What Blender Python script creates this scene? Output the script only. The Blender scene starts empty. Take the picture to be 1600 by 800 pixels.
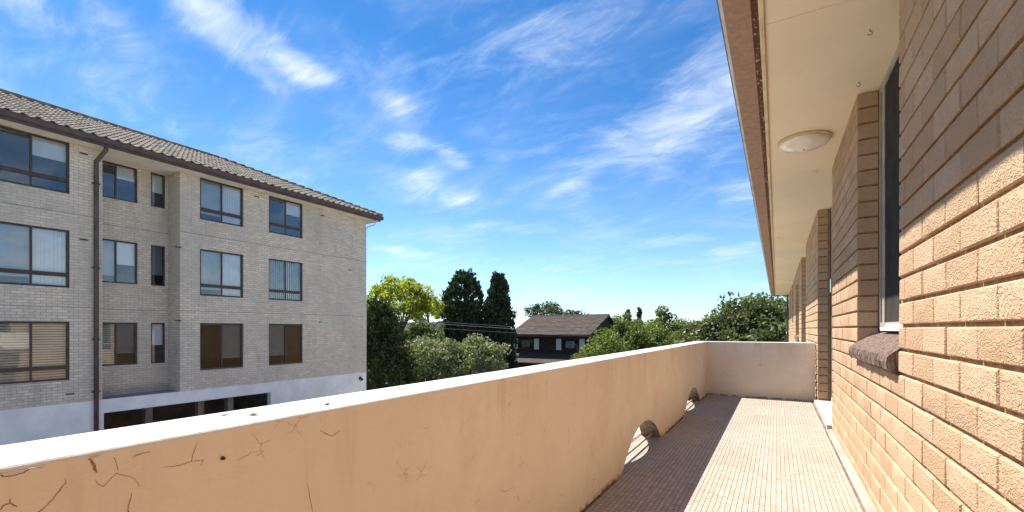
import bpy, bmesh, math, random
import numpy as np
from mathutils import Vector, Matrix

random.seed(7)
rng = np.random.default_rng(11)
S = bpy.context.scene
COL = S.collection
rad = math.radians

# ------------------------------------------------------------------ camera, sky, sun, exposure
EYE = 5.1                                   # eye height above the ground
YAW = math.atan(414 / 711)                  # camera turned left from the balcony's length (+Y)
cam_d = bpy.data.cameras.new('camera')
cam = bpy.data.objects.new('camera', cam_d)
COL.objects.link(cam)
cam.location = (0, 0, EYE)
cam.rotation_euler = (rad(90), 0, YAW)
cam_d.sensor_width = 36.0
cam_d.lens = 36.0 * 711 / 1600
cam_d.shift_y = 114 / 1600
cam_d.clip_start = 0.05
cam_d.clip_end = 4000
S.camera = cam

SUN_V = Vector((-1.0, 0.30, 1.65)).normalized()      # towards the sun
SUN_EL = math.asin(SUN_V.z)
SUN_AZ = math.atan2(SUN_V.x, SUN_V.y)                # from +Y, clockwise

world = bpy.data.worlds.new('World')
S.world = world
world.use_nodes = True
wn, wl = world.node_tree.nodes, world.node_tree.links
wn.clear()
w_out = wn.new('ShaderNodeOutputWorld')
w_bg = wn.new('ShaderNodeBackground')
w_bg.inputs['Strength'].default_value = 0.08
world.cycles.sampling_method = 'MANUAL'
world.cycles.sample_map_resolution = 512
wl.new(w_bg.outputs[0], w_out.inputs['Surface'])
sky = wn.new('ShaderNodeTexSky')
sky.sky_type = 'NISHITA'
sky.sun_disc = False
sky.sun_elevation = SUN_EL
sky.sun_rotation = SUN_AZ
sky.altitude = 30
sky.air_density = 1.0
sky.dust_density = 0.15
sky.ozone_density = 2.5


def W(kind, *ins, op=None):
    n = wn.new(kind)
    if op:
        n.operation = op
    for i, v in enumerate(ins):
        if v is None:
            continue
        if hasattr(v, 'is_output'):
            wl.new(v, n.inputs[i])
        else:
            n.inputs[i].default_value = v
    return n


def wm(op, a, b=None, c=None):
    return W('ShaderNodeMath', a, b, c, op=op).outputs[0]


tc = wn.new('ShaderNodeTexCoord')
DIR = tc.outputs['Generated']
sep = W('ShaderNodeSeparateXYZ', DIR)
# cirrus, on a flat layer high above: direction / (height + a little)
den = wm('ADD', wm('MAXIMUM', sep.outputs[2], 0.0), 0.22)
px_ = wm('DIVIDE', sep.outputs[0], den)
py_ = wm('DIVIDE', sep.outputs[1], den)
cl = W('ShaderNodeCombineXYZ', px_, py_, 0.0).outputs[0]


def wnoise(scale, detail, rough, dist, stretch, rot):
    m = wn.new('ShaderNodeMapping')
    m.inputs['Rotation'].default_value = (0, 0, rot)
    m.inputs['Scale'].default_value = stretch
    wl.new(cl, m.inputs['Vector'])
    n = wn.new('ShaderNodeTexNoise')
    n.inputs['Scale'].default_value = scale
    n.inputs['Detail'].default_value = detail
    n.inputs['Roughness'].default_value = rough
    n.inputs['Distortion'].default_value = dist
    wl.new(m.outputs[0], n.inputs['Vector'])
    return n.outputs['Fac']


fine = wnoise(4.6, 6, 0.66, 0.7, (1.0, 2.3, 1), rad(35))
wisp = wnoise(1.7, 4, 0.55, 0.9, (1.0, 1.5, 1), rad(-20))
# cloud patches: azimuth from +Y, elevation, half sizes (degrees), roll, weight
PATCHES = [
    (-66.0, 31.0, 5.5, 2.4, -45, .85), (-62.0, 29.8, 4.8, 2.8, -30, .8), (-57.5, 28.4, 5.0, 2.0, -20, .75), (-54.5, 27.4, 3.6, 1.0, -8, .75), (-58.5, 25.6, 3.6, .8, -35, .6),
    (-71.8, 27.6, 3.6, 1.5, -50, .85), (-78.5, 27.0, 4.5, 2.6, -30, .7), (-44.6, 25.7, 2.6, 1.4, -5, .95),
    (-41.0, 18.3, 3.6, 1.3, 8, 1.0), (-37.6, 20.6, 2.8, .9, -25, 1.2), (-43.2, 21.8, 2.0, 1.1, 0, 1.1),
    (-7.0, 25.6, 7.0, 4.6, 22, 1.05), (-12.0, 21.6, 6.5, 2.8, 14, .8), (-19.5, 20.3, 5.5, 2.8, 8, .5),
    (-3.6, 15.8, 3.2, 2.6, 20, .9), (-24.0, 16.9, 3.4, .8, 24, 1.2), (-5.5, 8.6, 5.0, .8, 10, 1.1),
    (-10.3, 10.2, 4.0, .8, 0, 1.0), (-44.0, 9.5, 4.0, .9, -8, 1.1), (-25.8, 7.5, 2.6, .4, 4, .9),
    (-31.8, 32.0, 9.0, 4.5, 18, .45), (-72.0, 22.0, 7.5, 3.2, -20, .42), (-22.0, 34.0, 9.0, 3.5, 10, .45),
    (-37.0, 15.8, 4.6, 1.2, 0, 1.05), (-27.0, 12.4, 4.5, .9, 5, .95), (-33.0, 13.0, 3.0, .6, 5, 1.0),
]
acc = None
for az, el, a, b, roll, wt in PATCHES:
    az, el, roll = rad(az), rad(el), rad(roll)
    c0 = Vector((math.sin(az) * math.cos(el), math.cos(az) * math.cos(el), math.sin(el)))
    east = Vector((math.cos(az), -math.sin(az), 0))
    up = c0.cross(east) * -1
    if up.z < 0:
        up = -up
    u = east * math.cos(roll) + up * math.sin(roll)
    w3 = c0
    v = w3.cross(u)
    mp = wn.new('ShaderNodeMapping')
    mp.vector_type = 'TEXTURE'
    mp.inputs['Location'].default_value = c0
    mp.inputs['Rotation'].default_value = Matrix((u, v, w3)).transposed().to_euler()
    mp.inputs['Scale'].default_value = (rad(a), rad(b), .7)
    wl.new(DIR, mp.inputs['Vector'])
    ln = W('ShaderNodeVectorMath', mp.outputs[0], op='LENGTH').outputs['Value']
    mr = wn.new('ShaderNodeMapRange')
    mr.interpolation_type = 'SMOOTHSTEP'
    mr.inputs['From Min'].default_value = 0.0
    mr.inputs['From Max'].default_value = 1.9
    mr.inputs['To Min'].default_value = wt
    mr.inputs['To Max'].default_value = 0.0
    wl.new(ln, mr.inputs['Value'])
    acc = mr.outputs[0] if acc is None else wm('ADD', acc, mr.outputs[0])


def wramp(x, lo, hi):
    n = wn.new('ShaderNodeMapRange')
    n.interpolation_type = 'SMOOTHSTEP'
    n.inputs['From Min'].default_value = lo
    n.inputs['From Max'].default_value = hi
    wl.new(x, n.inputs['Value'])
    return n.outputs[0]


# added unseen cloud over the rest of the sky, to fill the shade
ahead = W('ShaderNodeVectorMath', DIR, (-.58, .80, .16), op='DOT_PRODUCT').outputs['Value']
fill_cloud = wm('MULTIPLY', wramp(ahead, .62, .15), wramp(wisp, .44, .62))
acc = wm('ADD', acc, fill_cloud)
nz = wm('ADD', wm('MULTIPLY', fine, 0.62), wm('MULTIPLY', wisp, 0.38))
body = wm('MULTIPLY', wramp(wm('ADD', nz, wm('MULTIPLY', acc, 0.20)), 0.48, 1.04), wm('MINIMUM', acc, 1.0))
veil = wm('ADD', wm('MULTIPLY', wramp(wisp, 0.40, 0.75), 0.14), wm('MULTIPLY', wramp(nz, 0.46, 0.78), 0.26))
cloud = wm('MINIMUM', wm('ADD', wm('MULTIPLY', body, 0.72), wm('MULTIPLY', veil, 0.9)), 0.8)
tint = wn.new('ShaderNodeMix')
tint.data_type = 'RGBA'
tint.blend_type = 'MULTIPLY'
tint.inputs['Factor'].default_value = 1.0
hs = wn.new('ShaderNodeHueSaturation')
hs.inputs['Saturation'].default_value = 1.0
hs.inputs['Value'].default_value = 1.0
wl.new(sky.outputs[0], hs.inputs['Color'])
mixc = wn.new('ShaderNodeMix')
mixc.data_type = 'RGBA'
wl.new(cloud, mixc.inputs['Factor'])
cr_ = wn.new('ShaderNodeValToRGB')          # deeper blue overhead, paler at the horizon
cr_.color_ramp.interpolation = 'EASE'
cr_.color_ramp.elements[0].position = 0.0
cr_.color_ramp.elements[0].color = (.56, .68, .80, 1)
cr_.color_ramp.elements[1].position = .60
cr_.color_ramp.elements[1].color = (.17, .44, .66, 1)
wl.new(sep.outputs[2], cr_.inputs[0])
wl.new(hs.outputs[0], tint.inputs['A'])
wl.new(cr_.outputs[0], tint.inputs['B'])
wl.new(tint.outputs['Result'], mixc.inputs['A'])
mixc.inputs['B'].default_value = (4.5, 4.9, 5.4, 1)
wl.new(mixc.outputs['Result'], w_bg.inputs['Color'])

sun_d = bpy.data.lights.new('sun', 'SUN')
sun_d.energy = 3.5
sun_d.angle = rad(0.53)
sun_d.color = (1.0, 0.95, 0.865)
sun = bpy.data.objects.new('sun', sun_d)
COL.objects.link(sun)
sun.rotation_euler = (-SUN_V).to_track_quat('-Z', 'Y').to_euler()

vs = S.view_settings
vs.view_transform = 'Standard'
vs.look = 'None'
vs.exposure = 1.62
vs.gamma = 1.0
S.cycles.max_bounces = 8
S.cycles.diffuse_bounces = 6
S.cycles.transparent_max_bounces = 16
S.cycles.use_denoising = True

# ------------------------------------------------------------------ helpers: materials


class Mat:
    """small node-building helper"""

    def __init__(self, name):
        self.m = bpy.data.materials.new(name)
        self.m.use_nodes = True
        self.nt = self.m.node_tree
        self.n, self.l = self.nt.nodes, self.nt.links
        self.n.clear()
        self.out = self.n.new('ShaderNodeOutputMaterial')
        self.b = self.n.new('ShaderNodeBsdfPrincipled')
        self.l.new(self.b.outputs[0], self.out.inputs[0])
        self.geo = self.n.new('ShaderNodeNewGeometry')

    def put(self, sock, v):
        if hasattr(v, 'is_output'):
            self.l.new(v, sock)
        else:
            sock.default_value = v

    def math(self, op, a, b=0.0):
        n = self.n.new('ShaderNodeMath')
        n.operation = op
        self.put(n.inputs[0], a)
        self.put(n.inputs[1], b)
        return n.outputs[0]

    def pos(self, scale=(1, 1, 1)):
        m = self.n.new('ShaderNodeMapping')
        m.inputs['Scale'].default_value = scale
        self.l.new(self.geo.outputs['Position'], m.inputs['Vector'])
        return m.outputs[0]

    def noise(self, scale, detail=4, rough=.55, dist=0.0, stretch=(1, 1, 1)):
        n = self.n.new('ShaderNodeTexNoise')
        n.inputs['Scale'].default_value = scale
        n.inputs['Detail'].default_value = detail
        n.inputs['Roughness'].default_value = rough
        n.inputs['Distortion'].default_value = dist
        self.l.new(self.pos(stretch), n.inputs['Vector'])
        return n.outputs['Fac']

    def voro(self, scale, feature='F1', stretch=(1, 1, 1), vec=None):
        n = self.n.new('ShaderNodeTexVoronoi')
        n.feature = feature
        n.inputs['Scale'].default_value = scale
        self.l.new(vec or self.pos(stretch), n.inputs['Vector'])
        return n.outputs['Distance']

    def ramp(self, x, lo, hi, a=0.0, b=1.0):
        n = self.n.new('ShaderNodeMapRange')
        n.interpolation_type = 'SMOOTHSTEP'
        self.put(n.inputs['Value'], x)
        n.inputs['From Min'].default_value = lo
        n.inputs['From Max'].default_value = hi
        n.inputs['To Min'].default_value = a
        n.inputs['To Max'].default_value = b
        return n.outputs[0]

    def mix(self, f, a, b, mode='MIX'):
        n = self.n.new('ShaderNodeMix')
        n.data_type = 'RGBA'
        n.blend_type = mode
        self.put(n.inputs['Factor'], f)
        self.put(n.inputs['A'], a if hasattr(a, 'is_output') else (*a, 1))
        self.put(n.inputs['B'], b if hasattr(b, 'is_output') else (*b, 1))
        return n.outputs['Result']

    def rnd(self):
        oi = self.n.new('ShaderNodeObjectInfo')
        return self.math('FRACT', self.math('ADD', oi.outputs['Random'], self.geo.outputs['Random Per Island']))

    def bump(self, h, strength=.5, dist=.01, prev=None):
        n = self.n.new('ShaderNodeBump')
        n.inputs['Strength'].default_value = strength
        n.inputs['Distance'].default_value = dist
        self.l.new(h, n.inputs['Height'])
        if prev is not None:
            self.l.new(prev, n.inputs['Normal'])
        return n.outputs[0]

    def done(self, color, rough=.8, normal=None, spec=.3, metal=0.0):
        self.put(self.b.inputs['Base Color'], color if hasattr(color, 'is_output') else (*color, 1))
        self.put(self.b.inputs['Roughness'], rough)
        self.b.inputs['Specular IOR Level'].default_value = spec
        self.b.inputs['Metallic'].default_value = metal
        if normal is not None:
            self.l.new(normal, self.b.inputs['Normal'])
        return self.m


def simple(name, col, rough=.7, var=.12, scale=6., bump=0.0, spec=.3, metal=0.0):
    M = Mat(name)
    n = M.noise(scale, 5, .6)
    d = tuple(c * (1 - var * 1.6) for c in col)
    e = tuple(min(1, c * (1 + var)) for c in col)
    c = M.mix(M.ramp(n, .3, .7), d, e)
    nb = M.bump(M.noise(scale * 9, 4), bump, .004) if bump else None
    return M.done(c, rough, nb, spec, metal)


def near_brick():
    M = Mat('tan_textured_brick')
    r = M.rnd()
    c = M.mix(r, (.455, .307, .19), (.57, .40, .268))
    c = M.mix(M.ramp(M.noise(2.0, 4), .35, .75, 0, .4), c, (.45, .29, .165))
    c = M.mix(M.ramp(M.noise(90, 4, .7), .52, .75, 0, .35), c, (.40, .24, .13))
    wv = M.n.new('ShaderNodeTexNoise')            # worm-like raised relief
    wv.inputs['Scale'].default_value = 46
    wv.inputs['Detail'].default_value = 2
    wv.inputs['Distortion'].default_value = 1.1
    M.l.new(M.pos((1, .8, 1.15)), wv.inputs['Vector'])
    ridge = M.ramp(M.math('ABSOLUTE', M.math('SUBTRACT', wv.outputs['Fac'], .5)), 0, .13, 0, 1)
    grain = M.noise(260, 3, .7)
    h = M.math('ADD', ridge, M.math('MULTIPLY', grain, .35))
    c = M.mix(M.ramp(ridge, .0, .55, .25, 0), c, (.34, .21, .12))  # groove shade put into the colour so the relief shows
    return M.done(c, .9, M.bump(h, .5, .0065), .15)


def render_paint():
    M = Mat('tan_masonry_paint')
    c = M.mix(M.ramp(M.noise(1.6, 5, .6), .3, .72), (.77, .645, .515), (.83, .715, .585))
    c = M.mix(M.ramp(M.noise(7, 6, .65), .5, .8, 0, .35), c, (.82, .70, .59))
    # fine crazing, only in worn areas
    wob = M.n.new('ShaderNodeVectorMath')
    wob.operation = 'ADD'
    nn = M.n.new('ShaderNodeTexNoise')
    nn.inputs['Scale'].default_value = 9
    nn.inputs['Detail'].default_value = 4
    M.l.new(M.pos(), nn.inputs['Vector'])
    sc = M.n.new('ShaderNodeVectorMath')
    sc.operation = 'SCALE'
    sc.inputs['Scale'].default_value = .11
    M.l.new(nn.outputs['Color'], sc.inputs[0])
    M.l.new(M.pos(), wob.inputs[0])
    M.l.new(sc.outputs[0], wob.inputs[1])
    e1 = M.voro(7.5, 'DISTANCE_TO_EDGE', vec=wob.outputs[0])
    e2 = M.voro(17, 'DISTANCE_TO_EDGE', vec=wob.outputs[0])
    worn1 = M.ramp(M.noise(3.1, 3), .60, .72)
    worn2 = M.ramp(M.noise(5.3, 4), .60, .70)
    k1 = M.math('MULTIPLY', M.ramp(e1, .002, .010, 1, 0), worn1)
    k2 = M.math('MULTIPLY', M.ramp(e2, .003, .018, 1, 0), worn2)
    k = M.math('MAXIMUM', k1, k2)
    c = M.mix(M.math('MULTIPLY', k, .6), c, (.25, .155, .09))
    pits = M.ramp(M.voro(24), .02, .04, 1, 0)
    pits = M.math('MULTIPLY', pits, M.ramp(M.noise(2.2, 2), .5, .6))
    c = M.mix(M.math('MULTIPLY', pits, .7), c, (.16, .09, .05))
    # patchy darker band along the foot of the wall
    sz = M.n.new('ShaderNodeSeparateXYZ')
    M.l.new(M.geo.outputs['Position'], sz.inputs[0])
    foot = M.math('MULTIPLY', M.ramp(sz.outputs[2], EYE - 1.1, EYE - 1.06, 1, 0), M.ramp(M.noise(14, 4), .35, .6))
    c = M.mix(M.math('MULTIPLY', foot, .8), c, (.09, .06, .04))
    h = M.math('SUBTRACT', M.math('MULTIPLY', M.noise(2.6, 4), 1.6), M.math('MULTIPLY', M.math('ADD', k, pits), .35))
    h = M.math('ADD', h, M.math('MULTIPLY', M.noise(120, 3), .06))
    # scuffed patches, whitewash over the edge of the coping, trowel marks
    c = M.mix(M.ramp(M.noise(1.1, 7, .72), .48, .66, 0, .5), c, (.69, .54, .41))
    drip = M.math('MULTIPLY', M.ramp(M.noise(7, 5, .65, 0, (1, 1, .1)), .5, .72), M.ramp(sz.outputs[2], EYE - .62, EYE - .22))
    c = M.mix(M.math('MULTIPLY', drip, .4), c, (.50, .365, .265))
    c = M.mix(M.ramp(M.noise(32, 5, .75, .6), .60, .70, 0, .35), c, (.80, .70, .60))
    edge = M.math('MULTIPLY', M.ramp(sz.outputs[2], EYE - .232, EYE - .214), M.ramp(M.noise(22, 5, .7), .42, .56))
    c = M.mix(M.math('MULTIPLY', edge, .85), c, (.74, .71, .66))
    chips = M.math('MULTIPLY', M.ramp(M.noise(13, 5, .65, .8), .66, .69), M.ramp(M.noise(1.9, 2), .48, .6))
    c = M.mix(M.math('MULTIPLY', chips, .6), c, (.40, .285, .20))
    h = M.math('ADD', h, M.math('MULTIPLY', M.noise(16, 5, .6, .8, (1, .5, 1.4)), .5))
    h = M.math('SUBTRACT', h, M.math('MULTIPLY', chips, .3))
    return M.done(c, .78, M.bump(h, .6, .012), .25)


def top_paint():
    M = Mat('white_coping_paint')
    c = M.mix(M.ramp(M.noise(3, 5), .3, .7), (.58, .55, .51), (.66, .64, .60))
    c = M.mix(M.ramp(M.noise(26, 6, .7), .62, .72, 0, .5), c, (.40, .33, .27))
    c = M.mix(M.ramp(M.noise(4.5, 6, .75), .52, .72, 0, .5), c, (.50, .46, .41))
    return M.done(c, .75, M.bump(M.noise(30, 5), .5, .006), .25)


def grey_brick():
    M = Mat('weathered_cream_brick')
    sp = M.n.new('ShaderNodeSeparateXYZ')
    M.l.new(M.geo.outputs['Position'], sp.inputs[0])
    cb = M.n.new('ShaderNodeCombineXYZ')
    M.l.new(M.math('ADD', sp.outputs[0], sp.outputs[1]), cb.inputs[0])
    M.l.new(sp.outputs[2], cb.inputs[1])
    bt = M.n.new('ShaderNodeTexBrick')
    bt.offset = .5
    bt.inputs['Scale'].default_value = 1.0
    bt.inputs['Brick Width'].default_value = .24
    bt.inputs['Row Height'].default_value = .086
    bt.inputs['Mortar Size'].default_value = .007
    bt.inputs['Mortar Smooth'].default_value = .3
    bt.inputs['Bias'].default_value = .1
    bt.inputs['Color1'].default_value = (.76, .655, .53, 1)
    bt.inputs['Color2'].default_value = (.60, .51, .41, 1)
    bt.inputs['Mortar'].default_value = (.33, .275, .225, 1)
    M.l.new(cb.outputs[0], bt.inputs['Vector'])
    c = M.mix(M.ramp(M.noise(.55, 5, .6), .35, .7, 0, .6), bt.outputs['Color'], (.45, .40, .35))
    c = M.mix(M.ramp(M.noise(2.6, 6, .72, 0, (1, 1, .3)), .50, .72, 0, .5), c, (.36, .315, .27))
    c = M.mix(M.ramp(M.noise(11, 4, .7), .5, .75, 0, .3), c, (.70, .63, .55))
    h = M.math('ADD', M.math('MULTIPLY', bt.outputs['Fac'], -1), M.math('MULTIPLY', M.noise(40, 3), .3))
    return M.done(c, .9, M.bump(h, .6, .012), .15)


def tile_mat():
    M = Mat('mosaic_tile')
    r = M.geo.outputs['Random Per Island']
    c = M.mix(r, (.36, .31, .255), (.47, .415, .355))
    c = M.mix(M.ramp(M.noise(1.4, 4), .4, .7, 0, .5), c, (.33, .27, .215))
    c = M.mix(M.ramp(M.noise(.9, 3), .45, .7, 0, .4), c, (.44, .395, .345))
    c = M.mix(M.ramp(M.noise(6, 5, .7), .55, .78, 0, .45), c, (.27, .215, .165))
    c = M.mix(M.ramp(M.noise(.6, 5, .65), .5, .72, 0, .35), c, (.31, .24, .18))
    return M.done(c, .55, M.bump(M.noise(55, 3), .15, .003), .35)


def roof_mat(name, a, b, c2):
    M = Mat(name)
    r = M.rnd()
    c = M.mix(r, a, b)
    c = M.mix(M.ramp(M.noise(1.3, 5, .65), .45, .75, 0, .55), c, c2)
    c = M.mix(M.ramp(M.noise(17, 4, .7), .55, .75, 0, .5), c, tuple(v * .45 for v in a))
    return M.done(c, .9, M.bump(M.noise(60, 3), .3, .005), .2)


def leaf_mat(name, a, b, trans=.35, gloss=.35):
    M = Mat(name)
    r = M.geo.outputs['Random Per Island']
    c = M.mix(r, a, b)
    c = M.mix(M.ramp(M.noise(.9, 3), .4, .7, 0, .45), c, tuple(x * .62 for x in a))
    M.done(c, .5, None, gloss)
    t = M.n.new('ShaderNodeBsdfTranslucent')
    M.put(t.inputs['Color'], M.mix(1.0, c, (1.0, 1.0, .45), 'MULTIPLY'))
    mx = M.n.new('ShaderNodeMixShader')
    mx.inputs[0].default_value = trans
    M.l.new(M.b.outputs[0], mx.inputs[1])
    M.l.new(t.outputs[0], mx.inputs[2])
    M.l.new(mx.outputs[0], M.out.inputs[0])
    return M.m


def glass_mat(name, tint=(.8, .84, .86), refl=.16):
    M = Mat(name)
    t = M.n.new('ShaderNodeBsdfTransparent')
    t.inputs[0].default_value = (*tint, 1)
    g = M.n.new('ShaderNodeBsdfGlossy')
    g.inputs['Roughness'].default_value = .015
    g.inputs['Color'].default_value = (1, 1, 1, 1)
    fr = M.n.new('ShaderNodeFresnel')
    fr.inputs['IOR'].default_value = 1.5
    f = M.math('MINIMUM', M.math('MAXIMUM', M.math('ADD', fr.outputs[0], refl), 0.0), 1.0)
    nb = M.bump(M.noise(1.1, 2), .05, .02)
    M.l.new(nb, g.inputs['Normal'])
    mx = M.n.new('ShaderNodeMixShader')
    M.l.new(f, mx.inputs[0])
    M.l.new(t.outputs[0], mx.inputs[1])
    M.l.new(g.outputs[0], mx.inputs[2])
    M.l.new(mx.outputs[0], M.out.inputs[0])
    return M.m


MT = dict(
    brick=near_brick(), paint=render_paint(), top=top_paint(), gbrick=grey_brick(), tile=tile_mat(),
    mortar=simple('brown_mortar', (.36, .225, .12), .95, .2, 30, .4, .1),
    grout=simple('dark_grout', (.19, .135, .10), .95, .25, 8, .2, .1),
    concrete=simple('grey_concrete', (.33, .295, .255), .9, .12, 2.5, .3, .2),
    slab=simple('pale_concrete', (.55, .52, .47), .9, .18, 2, .3, .2),
    threshold=simple('pale_threshold_tile', (.42, .40, .375), .6, .1, 8, .1, .3),
    lining=simple('brown_arch_lining', (.27, .20, .125), .95, .25, 14, .4, .1),  # darker brown than the wall paint, for the arch cuts
    eave=None, gutter=simple('terracotta_brown_gutter', (.31, .20, .145), .8, .10, 22, .35, .2),
    lip=simple('grey_gutter_lip', (.50, .49, .47), .5, .15, 9, 0, .4),
    rag=None, trim=simple('cream_trim', (.63, .51, .31), .7, .1, 9, .1, .2),
    alu=simple('grey_window_frame', (.40, .365, .31), .55, .12, 6, 0, .4),
    alud=simple('dark_window_channel', (.10, .095, .09), .5, .12, 6, 0, .4),
    pane_sheet=simple('added_dark_sheet', (.06, .055, .05), 1.0, .1, 6, 0, 0.0), sill=None, white=simple('white_track', (.78, .77, .75), .5, .06, 6, 0, .4),
    dark=simple('dim_room', (.035, .033, .032), .9, .3, 1.5, 0, .1),  # near-black backing: the dimness of the rooms is in its colour
    dome=None, rust=simple('rusty_metal', (.10, .06, .04), .8, .3, 60, .3, .3),
    crack=simple('crack_shadow_dirt', (.38, .27, .18), 1, .3, 60, 0, .05),
    flake=simple('paint_flake', (.50, .34, .21), .8, .1, 30, 0, .2),
    bar=simple('beige_painted_bar', (.50, .37, .25), .6, .15, 20, .1, .3),
    brown=simple('dark_brown_frame', (.065, .045, .038), .45, .2, 5, 0, .4),
    fascia=simple('brown_fascia', (.105, .07, .06), .5, .15, 3, 0, .35),
    soffit2=simple('cream_soffit', (.66, .60, .50), .8, .08, 1.3, .1, .2),
    base=simple('white_painted_brick', (.80, .78, .76), .8, .07, 1.2, .15, .2),
    curtain=simple('white_curtain', (.82, .83, .84), .9, .06, 2, 0, .1),
    blind=simple('grey_roller_blind', (.46, .48, .50), .9, .08, 2, 0, .1),
    slat=simple('cream_blind_slat', (.72, .66, .55), .7, .06, 2, 0, .2),
    vslat=simple('white_vertical_slat', (.76, .78, .79), .7, .05, 2, 0, .2),
    garage=simple('garage_wall', (.22, .19, .165), .9, .2, 1.2, 0, .1),
    hwall=simple('dark_brown_boarding', (.055, .038, .034), .8, .25, 4, .2, .2),
    shutter=simple('white_shutter', (.75, .75, .76), .6, .06, 4, 0, .3),
    bark=simple('grey_brown_bark', (.12, .09, .065), .95, .35, 9, .6, .1),
    pale=simple('pale_wall', (.66, .66, .66), .7, .1, 1, 0, .2),
    paleroof=simple('white_metal_roof', (.72, .75, .78), .4, .08, 1, 0, .4),
    wire=simple('grey_cable', (.30, .31, .31), .5, .1, 5, 0, .4),
    pole=simple('timber_pole', (.17, .13, .10), .9, .3, 8, .4, .1),
    glass=glass_mat('window_glass', (.95, .97, .98), .03), gdark=glass_mat('tinted_glass', (.72, .73, .74), -.02),
    gnear=glass_mat('door_glass', (.55, .57, .58), .05),
    roof=roof_mat('weathered_concrete_roof_tile', (.17, .14, .115), (.29, .245, .195), (.25, .225, .19)),
    hroof=roof_mat('brown_house_roof_tile', (.065, .047, .038), (.095, .074, .061), (.10, .084, .07)),
    grass=None, asphalt=simple('pale_concrete_driveway', (.52, .51, .49), .9, .2, .9, .4, .2),
)


def make_special():
    M = Mat('cream_eave_sheet')
    c = M.mix(M.ramp(M.noise(.8, 4), .3, .75), (.69, .575, .41), (.76, .64, .465))
    st = M.math('MULTIPLY', M.ramp(M.noise(2.6, 5, .7, .4, (1.6, .55, 1)), .58, .78), M.ramp(M.noise(.5, 2), .5, .62))
    c = M.mix(M.math('MULTIPLY', st, .8), c, (.28, .19, .10))
    MT['eave'] = M.done(c, .75, M.bump(M.noise(1.6, 3), .3, .01), .25)
    M = Mat('peeling_painted_gap')
    f = M.ramp(M.noise(38, 5, .75, .3, (1, .6, 1)), .55, .66)
    c = M.mix(f, (.11, .055, .035), (.62, .58, .52))
    MT['rag'] = M.done(c, .9, M.bump(M.noise(70, 4), .8, .01), .1)
    M = Mat('rough_brown_sill_brick')
    c = M.mix(M.ramp(M.noise(40, 5, .7, 0, (2.0, 2.0, .35)), .35, .68), (.085, .058, .046), (.30, .215, .175))
    MT['sill'] = M.done(c, .9, M.bump(M.noise(55, 5, .7, 0, (2.0, 2.0, .35)), .9, .012), .15)
    M = Mat('opal_light_dome')
    M.b.inputs['Subsurface Weight'].default_value = 0
    c = M.mix(M.ramp(M.noise(7, 4), .4, .7), (.70, .63, .53), (.78, .72, .63))
    MT['dome'] = M.done(c, .16, None, .6)
    M = Mat('rough_grass')
    c = M.mix(M.ramp(M.noise(.35, 5), .3, .7), (.055, .075, .022), (.115, .13, .045))
    c = M.mix(M.ramp(M.noise(5, 4), .45, .75, 0, .5), c, (.14, .11, .06))
    MT['grass'] = M.done(c, .95, M.bump(M.noise(14, 4), .6, .05), .1)


make_special()

# ------------------------------------------------------------------ helpers: meshes and objects


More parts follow.
